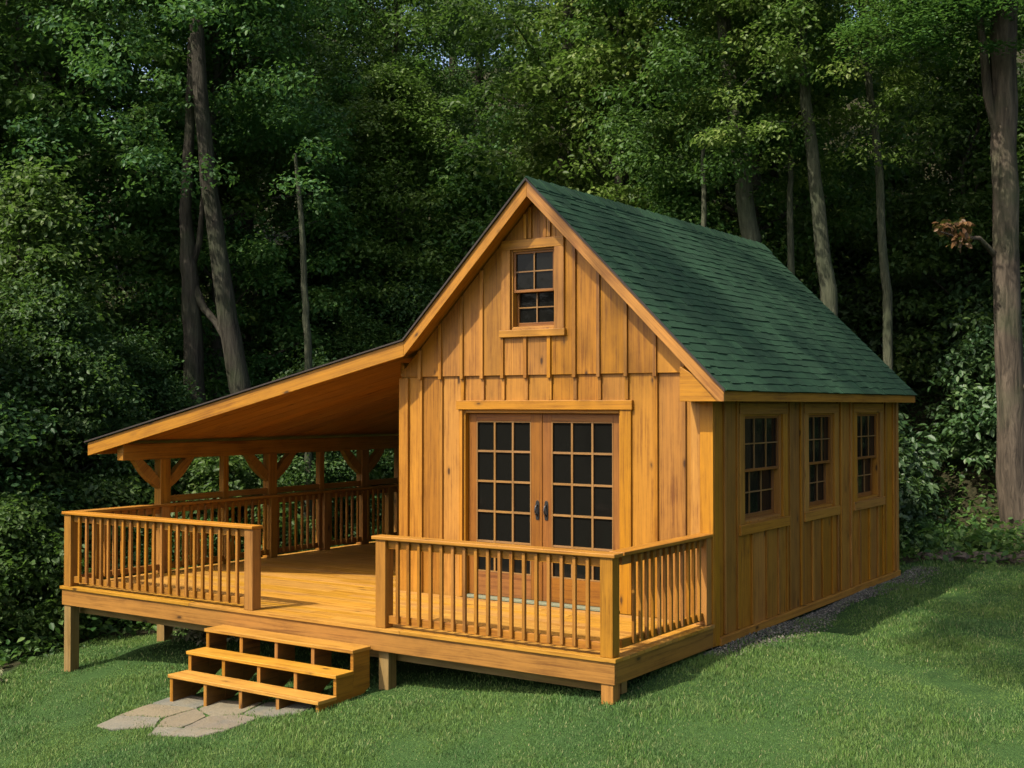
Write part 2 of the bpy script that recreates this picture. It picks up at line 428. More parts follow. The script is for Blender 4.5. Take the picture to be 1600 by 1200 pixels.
# back and left walls
mb = MB(BACKW)
eb = [WL+(WR-WL)*i/13 for i in range(14)]
siding(mb, eb, -.2, 9, [], -.03, 0, under)
for x in eb[1:-1]: mb.box(x-.022, x+.022, -.001, .025, -.18, under(x)-.03)
mb.build('wall', M['siding'], cabin, 0)
mb = MB(LEFTW); eb = [i*YB/18 for i in range(19)]
siding(mb, eb, -.2, 2.74, [], -.03, 0)
for x in eb[1:-1]: mb.box(x-.022, x+.022, -.001, .025, .0, 2.73)
mb.build('wall', M['siding'], cabin, 0)

def sash(T, name, parent, s0, s1, t0, t1, d0, d1, ncol, nrow, st=.035, btm=.045, mw=.014):
    mb = MB(T)
    mb.box(s0, s0+st, d0, d1, t0, t1); mb.box(s1-st, s1, d0, d1, t0, t1)
    mb.box(s0+st, s1-st, d0, d1, t0, t0+btm); mb.box(s0+st, s1-st, d0, d1, t1-st, t1)
    g0, g1, h0, h1 = s0+st, s1-st, t0+btm, t1-st
    o = mb.build(name, M['door'] if name == 'sash' else M['door'], parent, .003)
    mb = MB(T)
    for i in range(1, ncol): x = g0+(g1-g0)*i/ncol; mb.box(x-mw/2, x+mw/2, d1-.016, d1-.001, h0, h1)
    for j in range(1, nrow):
        z = h0+(h1-h0)*j/nrow
        for i in range(ncol):
            xa = g0+(g1-g0)*i/ncol+(mw/2 if i else 0); xb = g0+(g1-g0)*(i+1)/ncol-(mw/2 if i < ncol-1 else 0)
            mb.box(xa, xb, d1-.018, d1-.003, z-mw/2, z+mw/2)
    mun = mb
    mg = MB(T); mg.box(g0-.004, g1+.004, d0+.004, d0+.010, h0-.004, h1+.004)
    return o, mun, mg
def window(T, oo, cs, dz, label, ncol):
    """oo = opening (s0,s1,t0,t1), cs = outer casing (s0,s1,t0,t1); dz = wall face depth"""
    s0, s1, t0, t1 = oo; c0, c1, b0, b1 = cs
    mb = MB(T)
    mb.box(c0, s0, dz-.002, dz+.03, t0-.02, t1); mb.box(s1, c1, dz-.002, dz+.03, t0-.02, t1); mb.box(c0, c1, dz-.002, dz+.033, t1, b1)
    mb.box(s0-.001, s0+.022, dz-.13, dz-.003, t0, t1, (0, 0, 1)); mb.box(s1-.022, s1+.001, dz-.13, dz-.003, t0, t1, (0, 0, 1))
    mb.box(s0+.022, s1-.022, dz-.13, dz-.003, t1-.022, t1+.001); mb.box(s0+.022, s1-.022, dz-.13, dz-.003, t0-.02, t0+.014)
    wn = mb.build('window', M['trim'], cabin, .004, label)
    mb = MB(T); mb.box(c0-.02, c1+.02, dz-.004, dz+.048, b0, t0-.021); mb.build('sill', M['trim'], wn, .006)
    tm = t0+(t1-t0)*.475
    u, mu, gu = sash(T, 'sash', wn, s0+.022, s1-.022, tm-.02, t1-.022, dz-.055, dz-.022, ncol, 2, .026, .032)
    l, ml, gl = sash(T, 'sash', wn, s0+.024, s1-.024, t0+.014, tm+.012, dz-.115, dz-.082, ncol, 2, .030, .05)
    mu.v += []; n0 = len(mu.v)
    mu.v += ml.v; mu.f += [[i+n0 for i in f] for f in ml.f]; mu.uv += ml.uv; mu.r += ml.r
    mu.build('muntin', M['muntin'], wn)
    n0 = len(gu.v); gu.v += gl.v; gu.f += [[i+n0 for i in f] for f in gl.f]; gu.uv += gl.uv; gu.r += gl.r
    gu.build('pane', M['glass'], wn)
    return wn
names = ['side window nearest the front corner', 'middle window of the side wall', 'side window nearest the rear corner']
for (a_, b_), c_, nm in zip(WINS, CAS, names):
    window(SIDE, (a_, b_, .98, 2.155), (c_[0], c_[1], .845, 2.28), 0, nm, 3)
window(FRONT, GW, (-2.61, -1.765, 3.035, 4.15), .030, 'small gable window above the doors', 2)

# door frame and the two glazed doors
fr = MB(FRONT)
fr.box(-3.238, -3.192, -.001, .028, 0.0, 2.205); fr.box(-1.072, -.935, -.001, .030, 0.0, 2.205)
fr.box(-3.27, -.915, -.002, .045, 2.206, 2.312)
fr.box(-3.191, -3.166, -.14, -.003, .02, 2.20); fr.box(-1.097, -1.069, -.14, -.003, .02, 2.20); fr.box(-3.166, -1.097, -.14, -.003, 2.165, 2.202)
fo = fr.build('door_frame', M['trim'], cabin, .005)
mb = MB(FRONT); mb.box(-3.164, -1.099, -.135, .035, .0, .028); mb.build('threshold', M['threshold'], fo, .004)
def door(x0, x1, gl0, gl1, hx):
    mb = MB(FRONT); d0, d1 = -.105, -.065; z0, z1, h0, h1 = .032, 2.16, .31, 2.07
    mb.box(x0, gl0, d0, d1, z0, z1); mb.box(gl1, x1, d0, d1, z0, z1)
    mb.box(gl0, gl1, d0, d1, z0, h0, (1, 0, 0)); mb.box(gl0, gl1, d0, d1, h1, z1, (1, 0, 0))
    o = mb.build('door', M['door'], cabin, .004)
    mb = MB(FRONT); mw = .024
    for i in (1, 2): x = gl0+(gl1-gl0)*i/3; mb.box(x-mw/2, x+mw/2, d1-.02, d1-.002, h0, h1)
    for j in range(1, 5):
        z = h0+(h1-h0)*j/5
        for i in range(3): mb.box(gl0+(gl1-gl0)*i/3+mw/2*(i > 0), gl0+(gl1-gl0)*(i+1)/3-mw/2*(i < 2), d1-.022, d1-.004, z-mw/2, z+mw/2)
    e = .012
    mb.box(gl0, gl0+e, d1-.012, d1+.002, h0, h1); mb.box(gl1-e, gl1, d1-.012, d1+.002, h0, h1); mb.box(gl0+e, gl1-e, d1-.012, d1+.002, h0, h0+e); mb.box(gl0+e, gl1-e, d1-.012, d1+.002, h1-e, h1)
    mb.build('muntin', M['muntin'], o)
    mb = MB(FRONT); mb.box(gl0-.005, gl1+.005, d0+.01, d0+.018, h0-.005, h1+.005); mb.build('pane', M['glass'], o)
    mb = MB(FRONT)      # escutcheon plate, neck and curved pull
    mb.prism([(hx-.02, .95), (hx+.02, .95), (hx+.026, .99), (hx+.026, 1.12), (hx+.02, 1.16), (hx, 1.175), (hx-.02, 1.16), (hx-.026, 1.12), (hx-.026, .99)], d1-.001, d1+.008)
    for a_ in range(6):
        t0_, t1_ = a_/6*math.pi, (a_+1)/6*math.pi
        P0 = (hx, d1+.006+.045*math.sin(t0_), 1.06-.06*math.cos(t0_)); P1 = (hx, d1+.006+.045*math.sin(t1_), 1.06-.06*math.cos(t1_))
        mb.beam(P0, P1, .018, .018, (1, 0, 0))
    mb.build('handle', M['iron'], o, .003)
door(-3.163, -2.137, -3.045, -2.280, -2.190)
door(-2.131, -1.100, -2.000, -1.205, -2.070)
mb = MB(FRONT); mb.box(-2.144, -2.125, -.066, -.052, .032, 2.16); mb.build('astragal', M['door'], fo, .003)

# roof: planked deck, shingles, rakes, fascia, ridge
mb = MB(FRONT)
nb = 34
def roof_plank(x0, z0, x1, z1, th=.09):
    return [(x0, z0-.02), (x1, z1-.02), (x1, z1-.02-th), (x0, z0-.02-th)]
mb.prism(roof_plank(RX, RZ, EX-.02, EZ+.02), -YB-0.0+.02, .268, (1, 0, -1)); mb.prism(roof_plank(KX, KZ, RX, RZ), -YB+.02, .268, (1, 0, 1))
# porch slab planks run down the slope
npk = 26
def lerp(a_, b_, t_): return a_+(b_-a_)*t_
K0, K1 = Vector((KX, RAF, KZ)), Vector((KX, YB, KZ)); L0, L1 = PL, Vector((PL.x, YB, PL.z))
roof = mb.build('roof', M['soffit'], cabin)
mb = MB()
for i in range(npk):
    t0_, t1_ = i/npk, (i+1)/npk-.0012
    k0, k1, l0, l1 = K0.lerp(K1, t0_), K0.lerp(K1, t1_), L0.lerp(L1, t0_), L0.lerp(L1, t1_)
    if i == 0: k0 = k0+Vector((0, .032, 0)); l0 = l0+Vector((0, .032, 0))
    dn = rnd.random()*.004
    vs = [k0-Vector((0, 0, .02)), k1-Vector((0, 0, .02)), l1-Vector((0, 0, .02)), l0-Vector((0, 0, .02))]
    vs = vs+[v-Vector((0, 0, .085+dn)) for v in vs]
    mb.add(vs, [(0, 1, 2, 3), (7, 6, 5, 4), (0, 4, 5, 1), (1, 5, 6, 2), (2, 6, 7, 3), (3, 7, 4, 0)], (K0-L0))
mb.build('ceiling_plank', M['soffit'], roof)
def strip(mb, P, Q, h0, h1, y0, y1, r=None):   # plumb-cut raking board from P to Q in the x,z plane at y0..y1 (world y)
    v = []
    for y in (y0, y1):
        v += [(P[0], y, P[1]+h0), (Q[0], y, Q[1]+h0), (Q[0], y, Q[1]+h1), (P[0], y, P[1]+h1)]
    mb.add(v, [(0, 1, 2, 3), (7, 6, 5, 4), (0, 4, 5, 1), (1, 5, 6, 2), (2, 6, 7, 3), (3, 7, 4, 0)], (Q[0]-P[0], 0, Q[1]-P[1]), r)
mb = MB()
zc = EZ-.137; xc = EX-(zc-(EZ-.20))*(EX-RX)/(RZ-EZ)
def rake_r(y0, y1, r_):
    m_ = MB(ID); m_.prism([(RX, RZ-.20), (xc, zc), (EX, zc), (EX, EZ-.018), (RX, RZ-.018)], y0, y1, (1, 0, -1), r_); m_.build('rake_board', M['trim'], roof, .005)
def rake_l(y0, y1, r_):
    m_ = MB(); strip(m_, (KX, KZ), (RX, RZ), -.20, -.018, y0, y1, r_); m_.build('rake_board', M['trim'], roof, .005)
rake_r(RAF, RAF+.03, .55); rake_l(RAF, RAF+.03, .45); rake_r(YB-.01, YB+.02, .3); rake_l(YB-.01, YB+.02, .6)
d_ = Vector((0, .03, 0))
vs = [K0+Vector((0, 0, -.018)), K0+Vector((0, 0, -.20)), PL+Vector((0, 0, -.185)), PL+Vector((0, 0, -.018))]
vs += [v+d_ for v in vs]
mb.add(vs, [(0, 1, 2, 3), (7, 6, 5, 4), (0, 4, 5, 1), (1, 5, 6, 2), (2, 6, 7, 3), (3, 7, 4, 0)], K0-PL, .5)
mb.build('rake_board', M['trim'], roof, .005)
mb = MB()
mb.box(EX-.03, EX-.002, RAF+.031, YB-.012, EZ-.135, EZ-.03); mb.build('fascia', M['trim'], roof, .004)
mb = MB(); mb.box(PL.x+.001, PL.x+.03, PL.y+.035, YB, PL.z-.17, PL.z-.02); mb.build('fascia', M['trim'], roof, .004)
mb = MB(); mb.box(.035, EX-.031, RAF+.4, YB-.03, EZ-.133, EZ-.115)
mb.build('eave_soffit', M['trim'], roof, .004)
mb = MB(FRONT)      # boxed eave return under the right rake
mb.prism([(EX-.008, EZ-.136), (-.235, EZ-.136), (-.235, EZ+.225), (EX-.008, EZ-.06)], .036, .268, (1, 0, 0), .5)
mb.build('eave_return', M['trim'], roof, .004)

def shingles(name, A, B, C_, D_, rows, tab, parent):
    """A,B along the top edge (front->back), D_,C_ along the bottom edge"""
    A, B, C_, D_ = map(Vector, (A, B, C_, D_)); nrm = (D_-A).cross(B-A).normalized()
    if nrm.z < 0: nrm = -nrm
    mb = MB()
    for i in range(rows):
        t0_, t1_ = i/rows, (i+1)/rows
        a0, b0 = A.lerp(D_, max(0, t0_-.35/rows)), B.lerp(C_, max(0, t0_-.35/rows)); a1, b1 = A.lerp(D_, t1_), B.lerp(C_, t1_)
        n = max(3, int((b1-a1).length/tab)); off = rnd.random()
        us = [0]+[min(1, max(0, (k+off+rnd.uniform(-.18, .18))/n)) for k in range(n)]+[1]
        us = sorted(set(us))
        for u0, u1 in zip(us[:-1], us[1:]):
            if u1-u0 < .002: continue
            drop = (D_-A).normalized()*(rnd.uniform(-.016, .012) if i < rows-1 else rnd.uniform(-.004, .004))
            th = rnd.choice((.006, .009, .012)) + rnd.random()*.003
            p = [a0.lerp(b0, u0), a0.lerp(b0, u1), a1.lerp(b1, u1)+drop, a1.lerp(b1, u0)+drop]
            lo_ = [p[0]-nrm*.012, p[1]-nrm*.012, p[2]-nrm*.002, p[3]-nrm*.002]
            hi_ = [p[0]+nrm*.001, p[1]+nrm*.001, p[2]+nrm*th, p[3]+nrm*th]
            mb.add(lo_+hi_, [(0, 1, 2, 3), (7, 6, 5, 4), (0, 4, 5, 1), (1, 5, 6, 2), (2, 6, 7, 3), (3, 7, 4, 0)], B-A)
    return mb.build(name, M['shingle'], parent)
yo = RAF-.006
shingles('shingles', (RX, yo, RZ), (RX, YB+.03, RZ), (EX+.03, YB+.03, EZ-.03), (EX+.03, yo, EZ-.03), 29, .19, roof)
shingles('shingles', (RX, yo, RZ), (RX, YB+.03, RZ), (KX, YB+.03, KZ), (KX, yo, KZ), 17, .27, roof)
shingles('shingles', (KX, yo, KZ), (KX, YB+.03, KZ), (PL.x-.03, YB+.03, PL.z-.01), (PL.x-.03, PL.y-.012, PL.z-.01), 28, .27, roof)
mb = MB()
n = 26
for i in range(n):     # ridge cap pieces lap one over the next
    y0, y1 = yo-.01+(YB+.05-yo)*i/n, yo+.05+(YB+.05-yo)*(i+1)/n
    h0, h1 = .030+rnd.random()*.006, .016
    for sg in (-1, 1):
        sl_ = (RZ-EZ)/(EX-RX) if sg > 0 else (RZ-KZ)/(RX-KX); wx = .135+rnd.random()*.012
        v = [(RX, y0, RZ+h0), (RX, y1, RZ+h1), (RX+sg*wx, y1, RZ+h1-wx*sl_), (RX+sg*wx, y0, RZ+h0-wx*sl_)]
        v += [(a_, b_, c_-.014) for a_, b_, c_ in v]
        mb.add(v, [(0, 1, 2, 3), (7, 6, 5, 4), (0, 4, 5, 1), (1, 5, 6, 2), (2, 6, 7, 3), (3, 7, 4, 0)], (0, 1, 0))
mb.build('ridge_cap', M['shingle'], roof)
mb = MB()               # dark drip edge seen along the rakes
strip(mb, (RX, RZ), (EX+.02, EZ-.02), -.020, .004, yo-.022, yo-.001); strip(mb, (KX, KZ), (RX, RZ), -.020, .008, yo-.022, yo-.001)
vs = [K0+Vector((0, -.028, .004)), K0+Vector((0, -.028, -.014)), PL+Vector((-.03, -.036, -.014)), PL+Vector((-.03, -.036, .004))]
vs += [v+Vector((0, .020, 0)) for v in vs]
mb.add(vs, [(0, 1, 2, 3), (7, 6, 5, 4), (0, 4, 5, 1), (1, 5, 6, 2), (2, 6, 7, 3), (3, 7, 4, 0)], K0-PL)
mb.build('drip_edge', M['drip'], roof)

# porch beam, posts, braces
DX = -7.80
mb = MB(); mb.box(DX-.06, DX+.06, -1.30, 6.30, 1.535, 1.745, (0, 1, 0)); mb.box(DX-.055, DX+.055, -1.29, -1.19, 1.745, 1.80)
mb.build('porch_beam', M['fascia'], cabin, .006)
for y in (-.60, 1.41, 3.50, 5.6):
    mb = MB(); mb.box(DX-.065, DX+.065, y-.085, y+.085, .003, 1.534, (0, 0, 1)); p = mb.build('porch_post', M['fascia'], cabin, .006)
    for sg in (-1, 1):
        mb = MB(lambda s_, d, t: (d, s_, t)); pts_ = []
        for q in range(7):      # curved knee brace, thicker in the middle
            a_ = q/6; bow = math.sin(math.pi*a_)*.045; pts_.append((.075+.44*a_+bow*.7, 1.13+.42*a_-bow*.7))
        up_ = [(px_-.15*.7*(1-.25*abs(2*k/6-1)), pz_+.15*.7*(1-.25*abs(2*k/6-1))) for k, (px_, pz_) in enumerate(pts_)]
        for k in range(6):
            quad = [pts_[k], pts_[k+1], up_[k+1], up_[k]]
            quad = [(y+sg*max(.084, u_), min(1.536, v_)) for u_, v_ in quad]
            mb.prism(quad, DX-.045, DX+.045, (1, 0, 1), .4+.01*sg)
        mb.build('brace', M['fascia'], p)
for y in (.50, 2.49, 4.40):
    mb = MB(); mb.box(DX-.045, DX+.045, y-.05, y+.05, .003, 1.534, (0, 0, 1)); mb.build('porch_post', M['fascia'], cabin, .005)
mb = MB()
yy = [-.60+.086, .50, 1.41, 2.49, 3.50, 4.40, 5.6]
for a_, b_ in zip(yy[:-1], yy[1:]): mb.box(DX-.03, DX+.03, a_+(.051 if a_ in (.5, 2.49, 4.4) else (.0 if a_ < 0 else .086)), b_-(.051 if b_ in (.5, 2.49, 4.4) else .086), .945, 1.03)
mb.build('porch_rail_board', M['fascia'], cabin, .004)
# rafters' wall ledger under the porch ceiling
mb = MB(); mb.box(WL-.07, WL-.028, .05, 6.4, 2.62, 2.78); mb.build('ledger', M['fascia'], cabin)
# dark crawl space: floor joist box under the cabin
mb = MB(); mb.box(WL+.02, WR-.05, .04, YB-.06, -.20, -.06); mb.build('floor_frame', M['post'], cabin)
for x in (-3.9, -2.0, -.25):
    for y in (.5, 3.2, 5.9):
        mb = MB(); mb.box(x-.12, x+.12, y-.12, y+.12, gz(x, y)-.3, -.201); mb.build('foundation_pier', M['rock'], cabin)

# ------------------------------------------------------------------ deck
DL, DF = -7.86, -2.12
deck = empty('deck', (-4, -1, gz(-4, -1)), 'raised honey pine deck wrapping the cabin front and porch', 'deck')
def boards(x0, x1, y0, y1, name='floor_board'):
    mb = MB(); y = y0; wd = .14
    while y < y1-.01:
        ye = min(y+wd-.005, y1); cuts = [x0]; q = x0+rnd.uniform(1.2, 3.6)
        while q < x1-1: cuts.append(q); q += rnd.uniform(2.4, 3.8)
        cuts.append(x1)
        for a_, b_ in zip(cuts[:-1], cuts[1:]): mb.box(a_, b_-(.003 if b_ < x1 else 0), y, ye, -.036+rnd.random()*.002, -.002+rnd.random()*.0022, (1, 0, 0))
        y += wd
    return mb.build(name, M['deck'], deck, .002)
boards(DL-.02, .05, DF-.02, -.036)
boards(DL-.02, WL-.03, -.034, YB)
mb = MB()
mb.box(DL, .03, DF, DF+.04, -.235, -.038); mb.box(-.012, .0305, DF+.041, -.04, -.236, -.038); mb.box(DL+.001, DL+.04, DF+.041, YB, -.235, -.038)
mb.build('rim_board', M['fascia'], deck, .004)
mb = MB()
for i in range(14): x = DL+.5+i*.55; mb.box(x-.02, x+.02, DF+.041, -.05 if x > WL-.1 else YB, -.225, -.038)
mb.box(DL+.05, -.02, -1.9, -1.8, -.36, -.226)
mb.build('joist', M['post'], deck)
for (x, y, w_) in ((-7.77, -2.04, .13), (DX, -.55, .15), (DX, 2.3, .15), (DX, 5.2, .15), (-2.69, -1.99, .13), (-.055, -2.045, .125), (-5.3, -.3, .15), (-5.3, 3.3, .15), (-5.3, 5.9, .15)):
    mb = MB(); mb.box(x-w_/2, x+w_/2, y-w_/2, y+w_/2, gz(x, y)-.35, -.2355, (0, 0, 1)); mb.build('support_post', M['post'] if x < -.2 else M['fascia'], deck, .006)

# ------------------------------------------------------------------ railings
def railing(p0, p1, nbal, label, post0=True, post1=True, mid=(), capz=.925, over=(.05, .05)):
    p0, p1 = Vector(p0), Vector(p1); a_ = (p1-p0).normalized(); L = (p1-p0).length; sd = Vector((-a_.y, a_.x, 0))
    root = empty('railing', ((p0+p1)/2)[:2]+(0,), label, 'railing', 'railings round the deck')
    P = lambda s_, d, z: tuple(p0 + a_*s_ + sd*d + Vector((0, 0, z)))
    def bx(name, s0, s1, d0, d1, z0, z1, axis, bev=.004, mat='rail'):
        mb = MB(P)
        mb.box(s0, s1, d0, d1, z0, z1, axis); return mb.build(name, M[mat], root, bev)
    hw = .065
    ps = ([0.0] if post0 else [])+list(mid)+([L] if post1 else [])
    for q in ps: bx('post', q-hw, q+hw, -hw, hw, .002, .892, (0, 0, 1), .005, 'fascia')
    bx('cap_rail', -hw-over[0], L+hw+over[1], -.085, .080, .893, .928, (1, 0, 0), .006, 'trim')
    ends = sorted([0.0, L]+list(mid)); mbt = MB(P); mbb = MB(P)
    for i, (q0, q1) in enumerate(zip(ends[:-1], ends[1:])):
        s0 = q0+(hw if (q0 in ps) else 0); s1 = q1-(hw if (q1 in ps) else 0)
        mbt.box(s0, s1, -.020, .020, .80, .892, (1, 0, 0)); mbb.box(s0, s1, -.020, .020, .045, .125, (1, 0, 0))
    mbt.build('top_rail', M['rail'], root, .004); mbb.build('bottom_rail', M['rail'], root, .004)
    for i in range(nbal):
        s_ = (i+1)/(nbal+1)*(L-2*hw)+hw
        if any(abs(s_-q) < hw+.03 for q in ps): continue
        e = rnd.uniform(-.004, .004)
        mb = MB(P); mb.box(s_-.017+e, s_+.017+e, -.052, -.0205, .065, .875, (0, 0, 1)); mb.build('baluster', M['rail'], root, .003)
    return root
railing((-7.76, -2.055, 0), (-4.57, -2.055, 0), 21, 'front railing left of the steps, ending in a post beside them', over=(.03, .01))
railing((-2.68, -2.055, 0), (-.055, -2.055, 0), 17, 'front railing before the glazed doors, right of the steps', over=(.04, .03))
railing((-.055, -1.86, 0), (-.055, -.085, 0), 12, 'short right side railing from corner post back to the cabin wall', post0=False, over=(.01, -.02))
railing((-7.76, -1.90, 0), (-7.76, 6.30, 0), 62, 'long railing along the left edge under the porch', post0=False, mid=(1.27, 3.30, 4.45, 6.0), over=(.02, .0))

# ------------------------------------------------------------------ steps
SX0, SX1 = -4.92, -2.80
st = empty('steps', (-3.9, -2.5, gz(-3.9, -2.6)), 'three wide open pine steps leading from lawn to deck', 'steps')
tr_ = [(-2.145, -2.42, -.225), (-2.40, -2.67, -.43), (-2.65, -2.92, -.635)]
for y1, y0, z in tr_:
    mb = MB(); mb.box(SX0-.02, SX1+.02, y0, y1, z, z+.036, (1, 0, 0)); mb.build('tread', M['deck'], st, .005)
bot = gz(-3.9, -2.9)-.12
for i in range(5):
    x = SX0+.02+(SX1-SX0-.04)*i/4; t_ = .02
    T = (lambda xx: (lambda s_, d, t: (xx+d, s_, t)))(x)
    mb = MB(T)
    mb.prism([(-2.14, -.2255), (-2.39, -.2255), (-2.39, -.76), (-2.14, -.60)], -t_, t_, (1, 0, 0), .5)
    mb.prism([(-2.3905, -.4305), (-2.64, -.4305), (-2.64, -.90), (-2.3905, -.76)], -t_, t_, (1, 0, 0), .5)
    mb.prism([(-2.6405, -.6355), (-2.89, -.6355), (-2.89, bot), (-2.6405, bot)], -t_, t_, (1, 0, 0), .5)
    mb.build('stringer', M['fascia'] if i == 4 else M['step'], st, .003)  # inner stringers get the darkened colour in place of shade

for i in range(4):
    x = SX0+.02+(SX1-SX0-.04)*i/4
    for y, za, zb in ((-2.3905, -.394, -.226), (-2.6405, -.599, -.431), (-2.8905, bot, -.636)):
        mb = MB(); mb.box(x-.022, x+.022, y-.012, y, za, zb, (0, 0, 1)); mb.build('riser_post', M['fascia'], st, .002)
# ------------------------------------------------------------------ flagstones
def flag(poly, cx, cy, zt, label):
    n = len(poly); bm_ = bmesh.new()
    ring = []
    for i in range(n):      # subdivide and roughen the outline
        p, q = poly[i], poly[(i+1) % n]
        for k in range(4):
            t_ = k/4; ring.append((p[0]+(q[0]-p[0])*t_+rnd.uniform(-.012, .012), p[1]+(q[1]-p[1])*t_+rnd.uniform(-.012, .012)))
    zz = lambda x, y: gz(x, y)+zt
    top = [bm_.verts.new((x, y, zz(x, y)+rnd.uniform(-.003, .003))) for x, y in ring]
    mid = [bm_.verts.new((cx+(x-cx)*1.02, cy+(y-cy)*1.02, zz(x, y)-.012)) for x, y in ring]
    lo = [bm_.verts.new((cx+(x-cx)*1.01, cy+(y-cy)*1.01, zz(x, y)-.06)) for x, y in ring]
    c = bm_.verts.new((cx, cy, zz(cx, cy)+.004)); k = len(ring)
    for i in range(k):
        j = (i+1) % k
        bm_.faces.new((c, top[i], top[j])); bm_.faces.new((top[i], mid[i], mid[j], top[j])); bm_.faces.new((mid[i], lo[i], lo[j], mid[j]))
    bmesh.ops.recalc_face_normals(bm_, faces=bm_.faces)
    me = bpy.data.meshes.new('flagstone'); bm_.to_mesh(me); bm_.free(); me.materials.append(M['flag'])
    o = bpy.data.objects.new('flagstone', me); col.objects.link(o); tag(o, label, 'flagstone', 'flagstones at the foot of the steps')
FL = []
def cell(pts, label, zt=.014):
    pts = [(p[0], -2.64+(p[1]+2.64)*.84) for p in pts]
    cx_ = sum(p[0] for p in pts)/len(pts); cy_ = sum(p[1] for p in pts)/len(pts)
    pts = [(cx_+(p[0]-cx_)*.94, cy_+(p[1]-cy_)*.925) for p in pts]
    FL.append(pts); flag(pts, cx_, cy_, zt, label)
cell([(-5.05, -2.62), (-4.45, -2.66), (-4.40, -3.05), (-5.10, -3.08)], 'tan flagstone under the left end of the lowest step')
cell([(-4.45, -2.66), (-3.75, -2.66), (-3.70, -3.12), (-4.05, -3.25), (-4.40, -3.05)], 'yellowish flagstone in the middle, touching the lowest step')
cell([(-3.75, -2.66), (-3.00, -2.62), (-2.95, -3.02), (-3.35, -3.22), (-3.70, -3.12)], 'pale grey flagstone under the right end of the lowest step')
cell([(-5.10, -3.08), (-4.40, -3.05), (-4.48, -3.50), (-5.15, -3.55)], 'pinkish grey flagstone in the middle of the left edge')
cell([(-4.40, -3.05), (-4.05, -3.25), (-3.98, -3.72), (-4.30, -3.80), (-4.48, -3.50)], 'narrow grey flagstone with dark joint, centre of the paving')
cell([(-4.05, -3.25), (-3.70, -3.12), (-3.35, -3.22), (-3.42, -3.62), (-3.98, -3.72)], 'blue grey round edged flagstone sunk in grass, right of centre')
cell([(-5.15, -3.55), (-4.48, -3.50), (-4.30, -3.80), (-4.75, -4.02), (-5.10, -3.92)], 'pale pink flagstone at the far left tip of the paving')
cell([(-4.30, -3.80), (-3.98, -3.72), (-3.42, -3.62), (-3.55, -3.92), (-4.15, -4.05)], 'broken flagstone at the lawn edge nearest the viewer')

# ------------------------------------------------------------------ gravel strip beside the cabin
n = 5200
gyv = rng.uniform(-.3, 7.2, n); gxv = .02+rng.beta(1.2, 2.2, n)*(.46+.18*np.sin(gyv*1.3)); gxv[:600] = rng.uniform(-.3, .2, 600)
sz = rng.uniform(.008, .022, n); base = np.array([(1, 0, 0), (-1, 0, 0), (0, 1, 0), (0, -1, 0), (0, 0, .7), (0, 0, -.7)])
V = base[None]*sz[:, None, None]*rng.uniform(.6, 1.3, (n, 6, 1))
an = rng.uniform(0, 6.28, n); ca, sa = np.cos(an)[:, None], np.sin(an)[:, None]
V = np.stack([V[..., 0]*ca-V[..., 1]*sa, V[..., 0]*sa+V[..., 1]*ca, V[..., 2]], -1)
V += np.stack([gxv, gyv, ground_z(gxv, gyv)+.006], -1)[:, None]
tf = np.array([(0, 2, 4), (2, 1, 4), (1, 3, 4), (3, 0, 4), (2, 0, 5), (1, 2, 5), (3, 1, 5), (0, 3, 5)])
F = (tf[None]+(np.arange(n)*6)[:, None, None]).reshape(-1, 3)
me = np_mesh('gravel', V.reshape(-1, 3), F, M['gravel'], np.repeat(rng.random(n), 8))
o = bpy.data.objects.new('gravel', me); col.objects.link(o); tag(o, 'strip of loose grey gravel along the foot of the cabin side wall', 'gravel', kind='stuff')

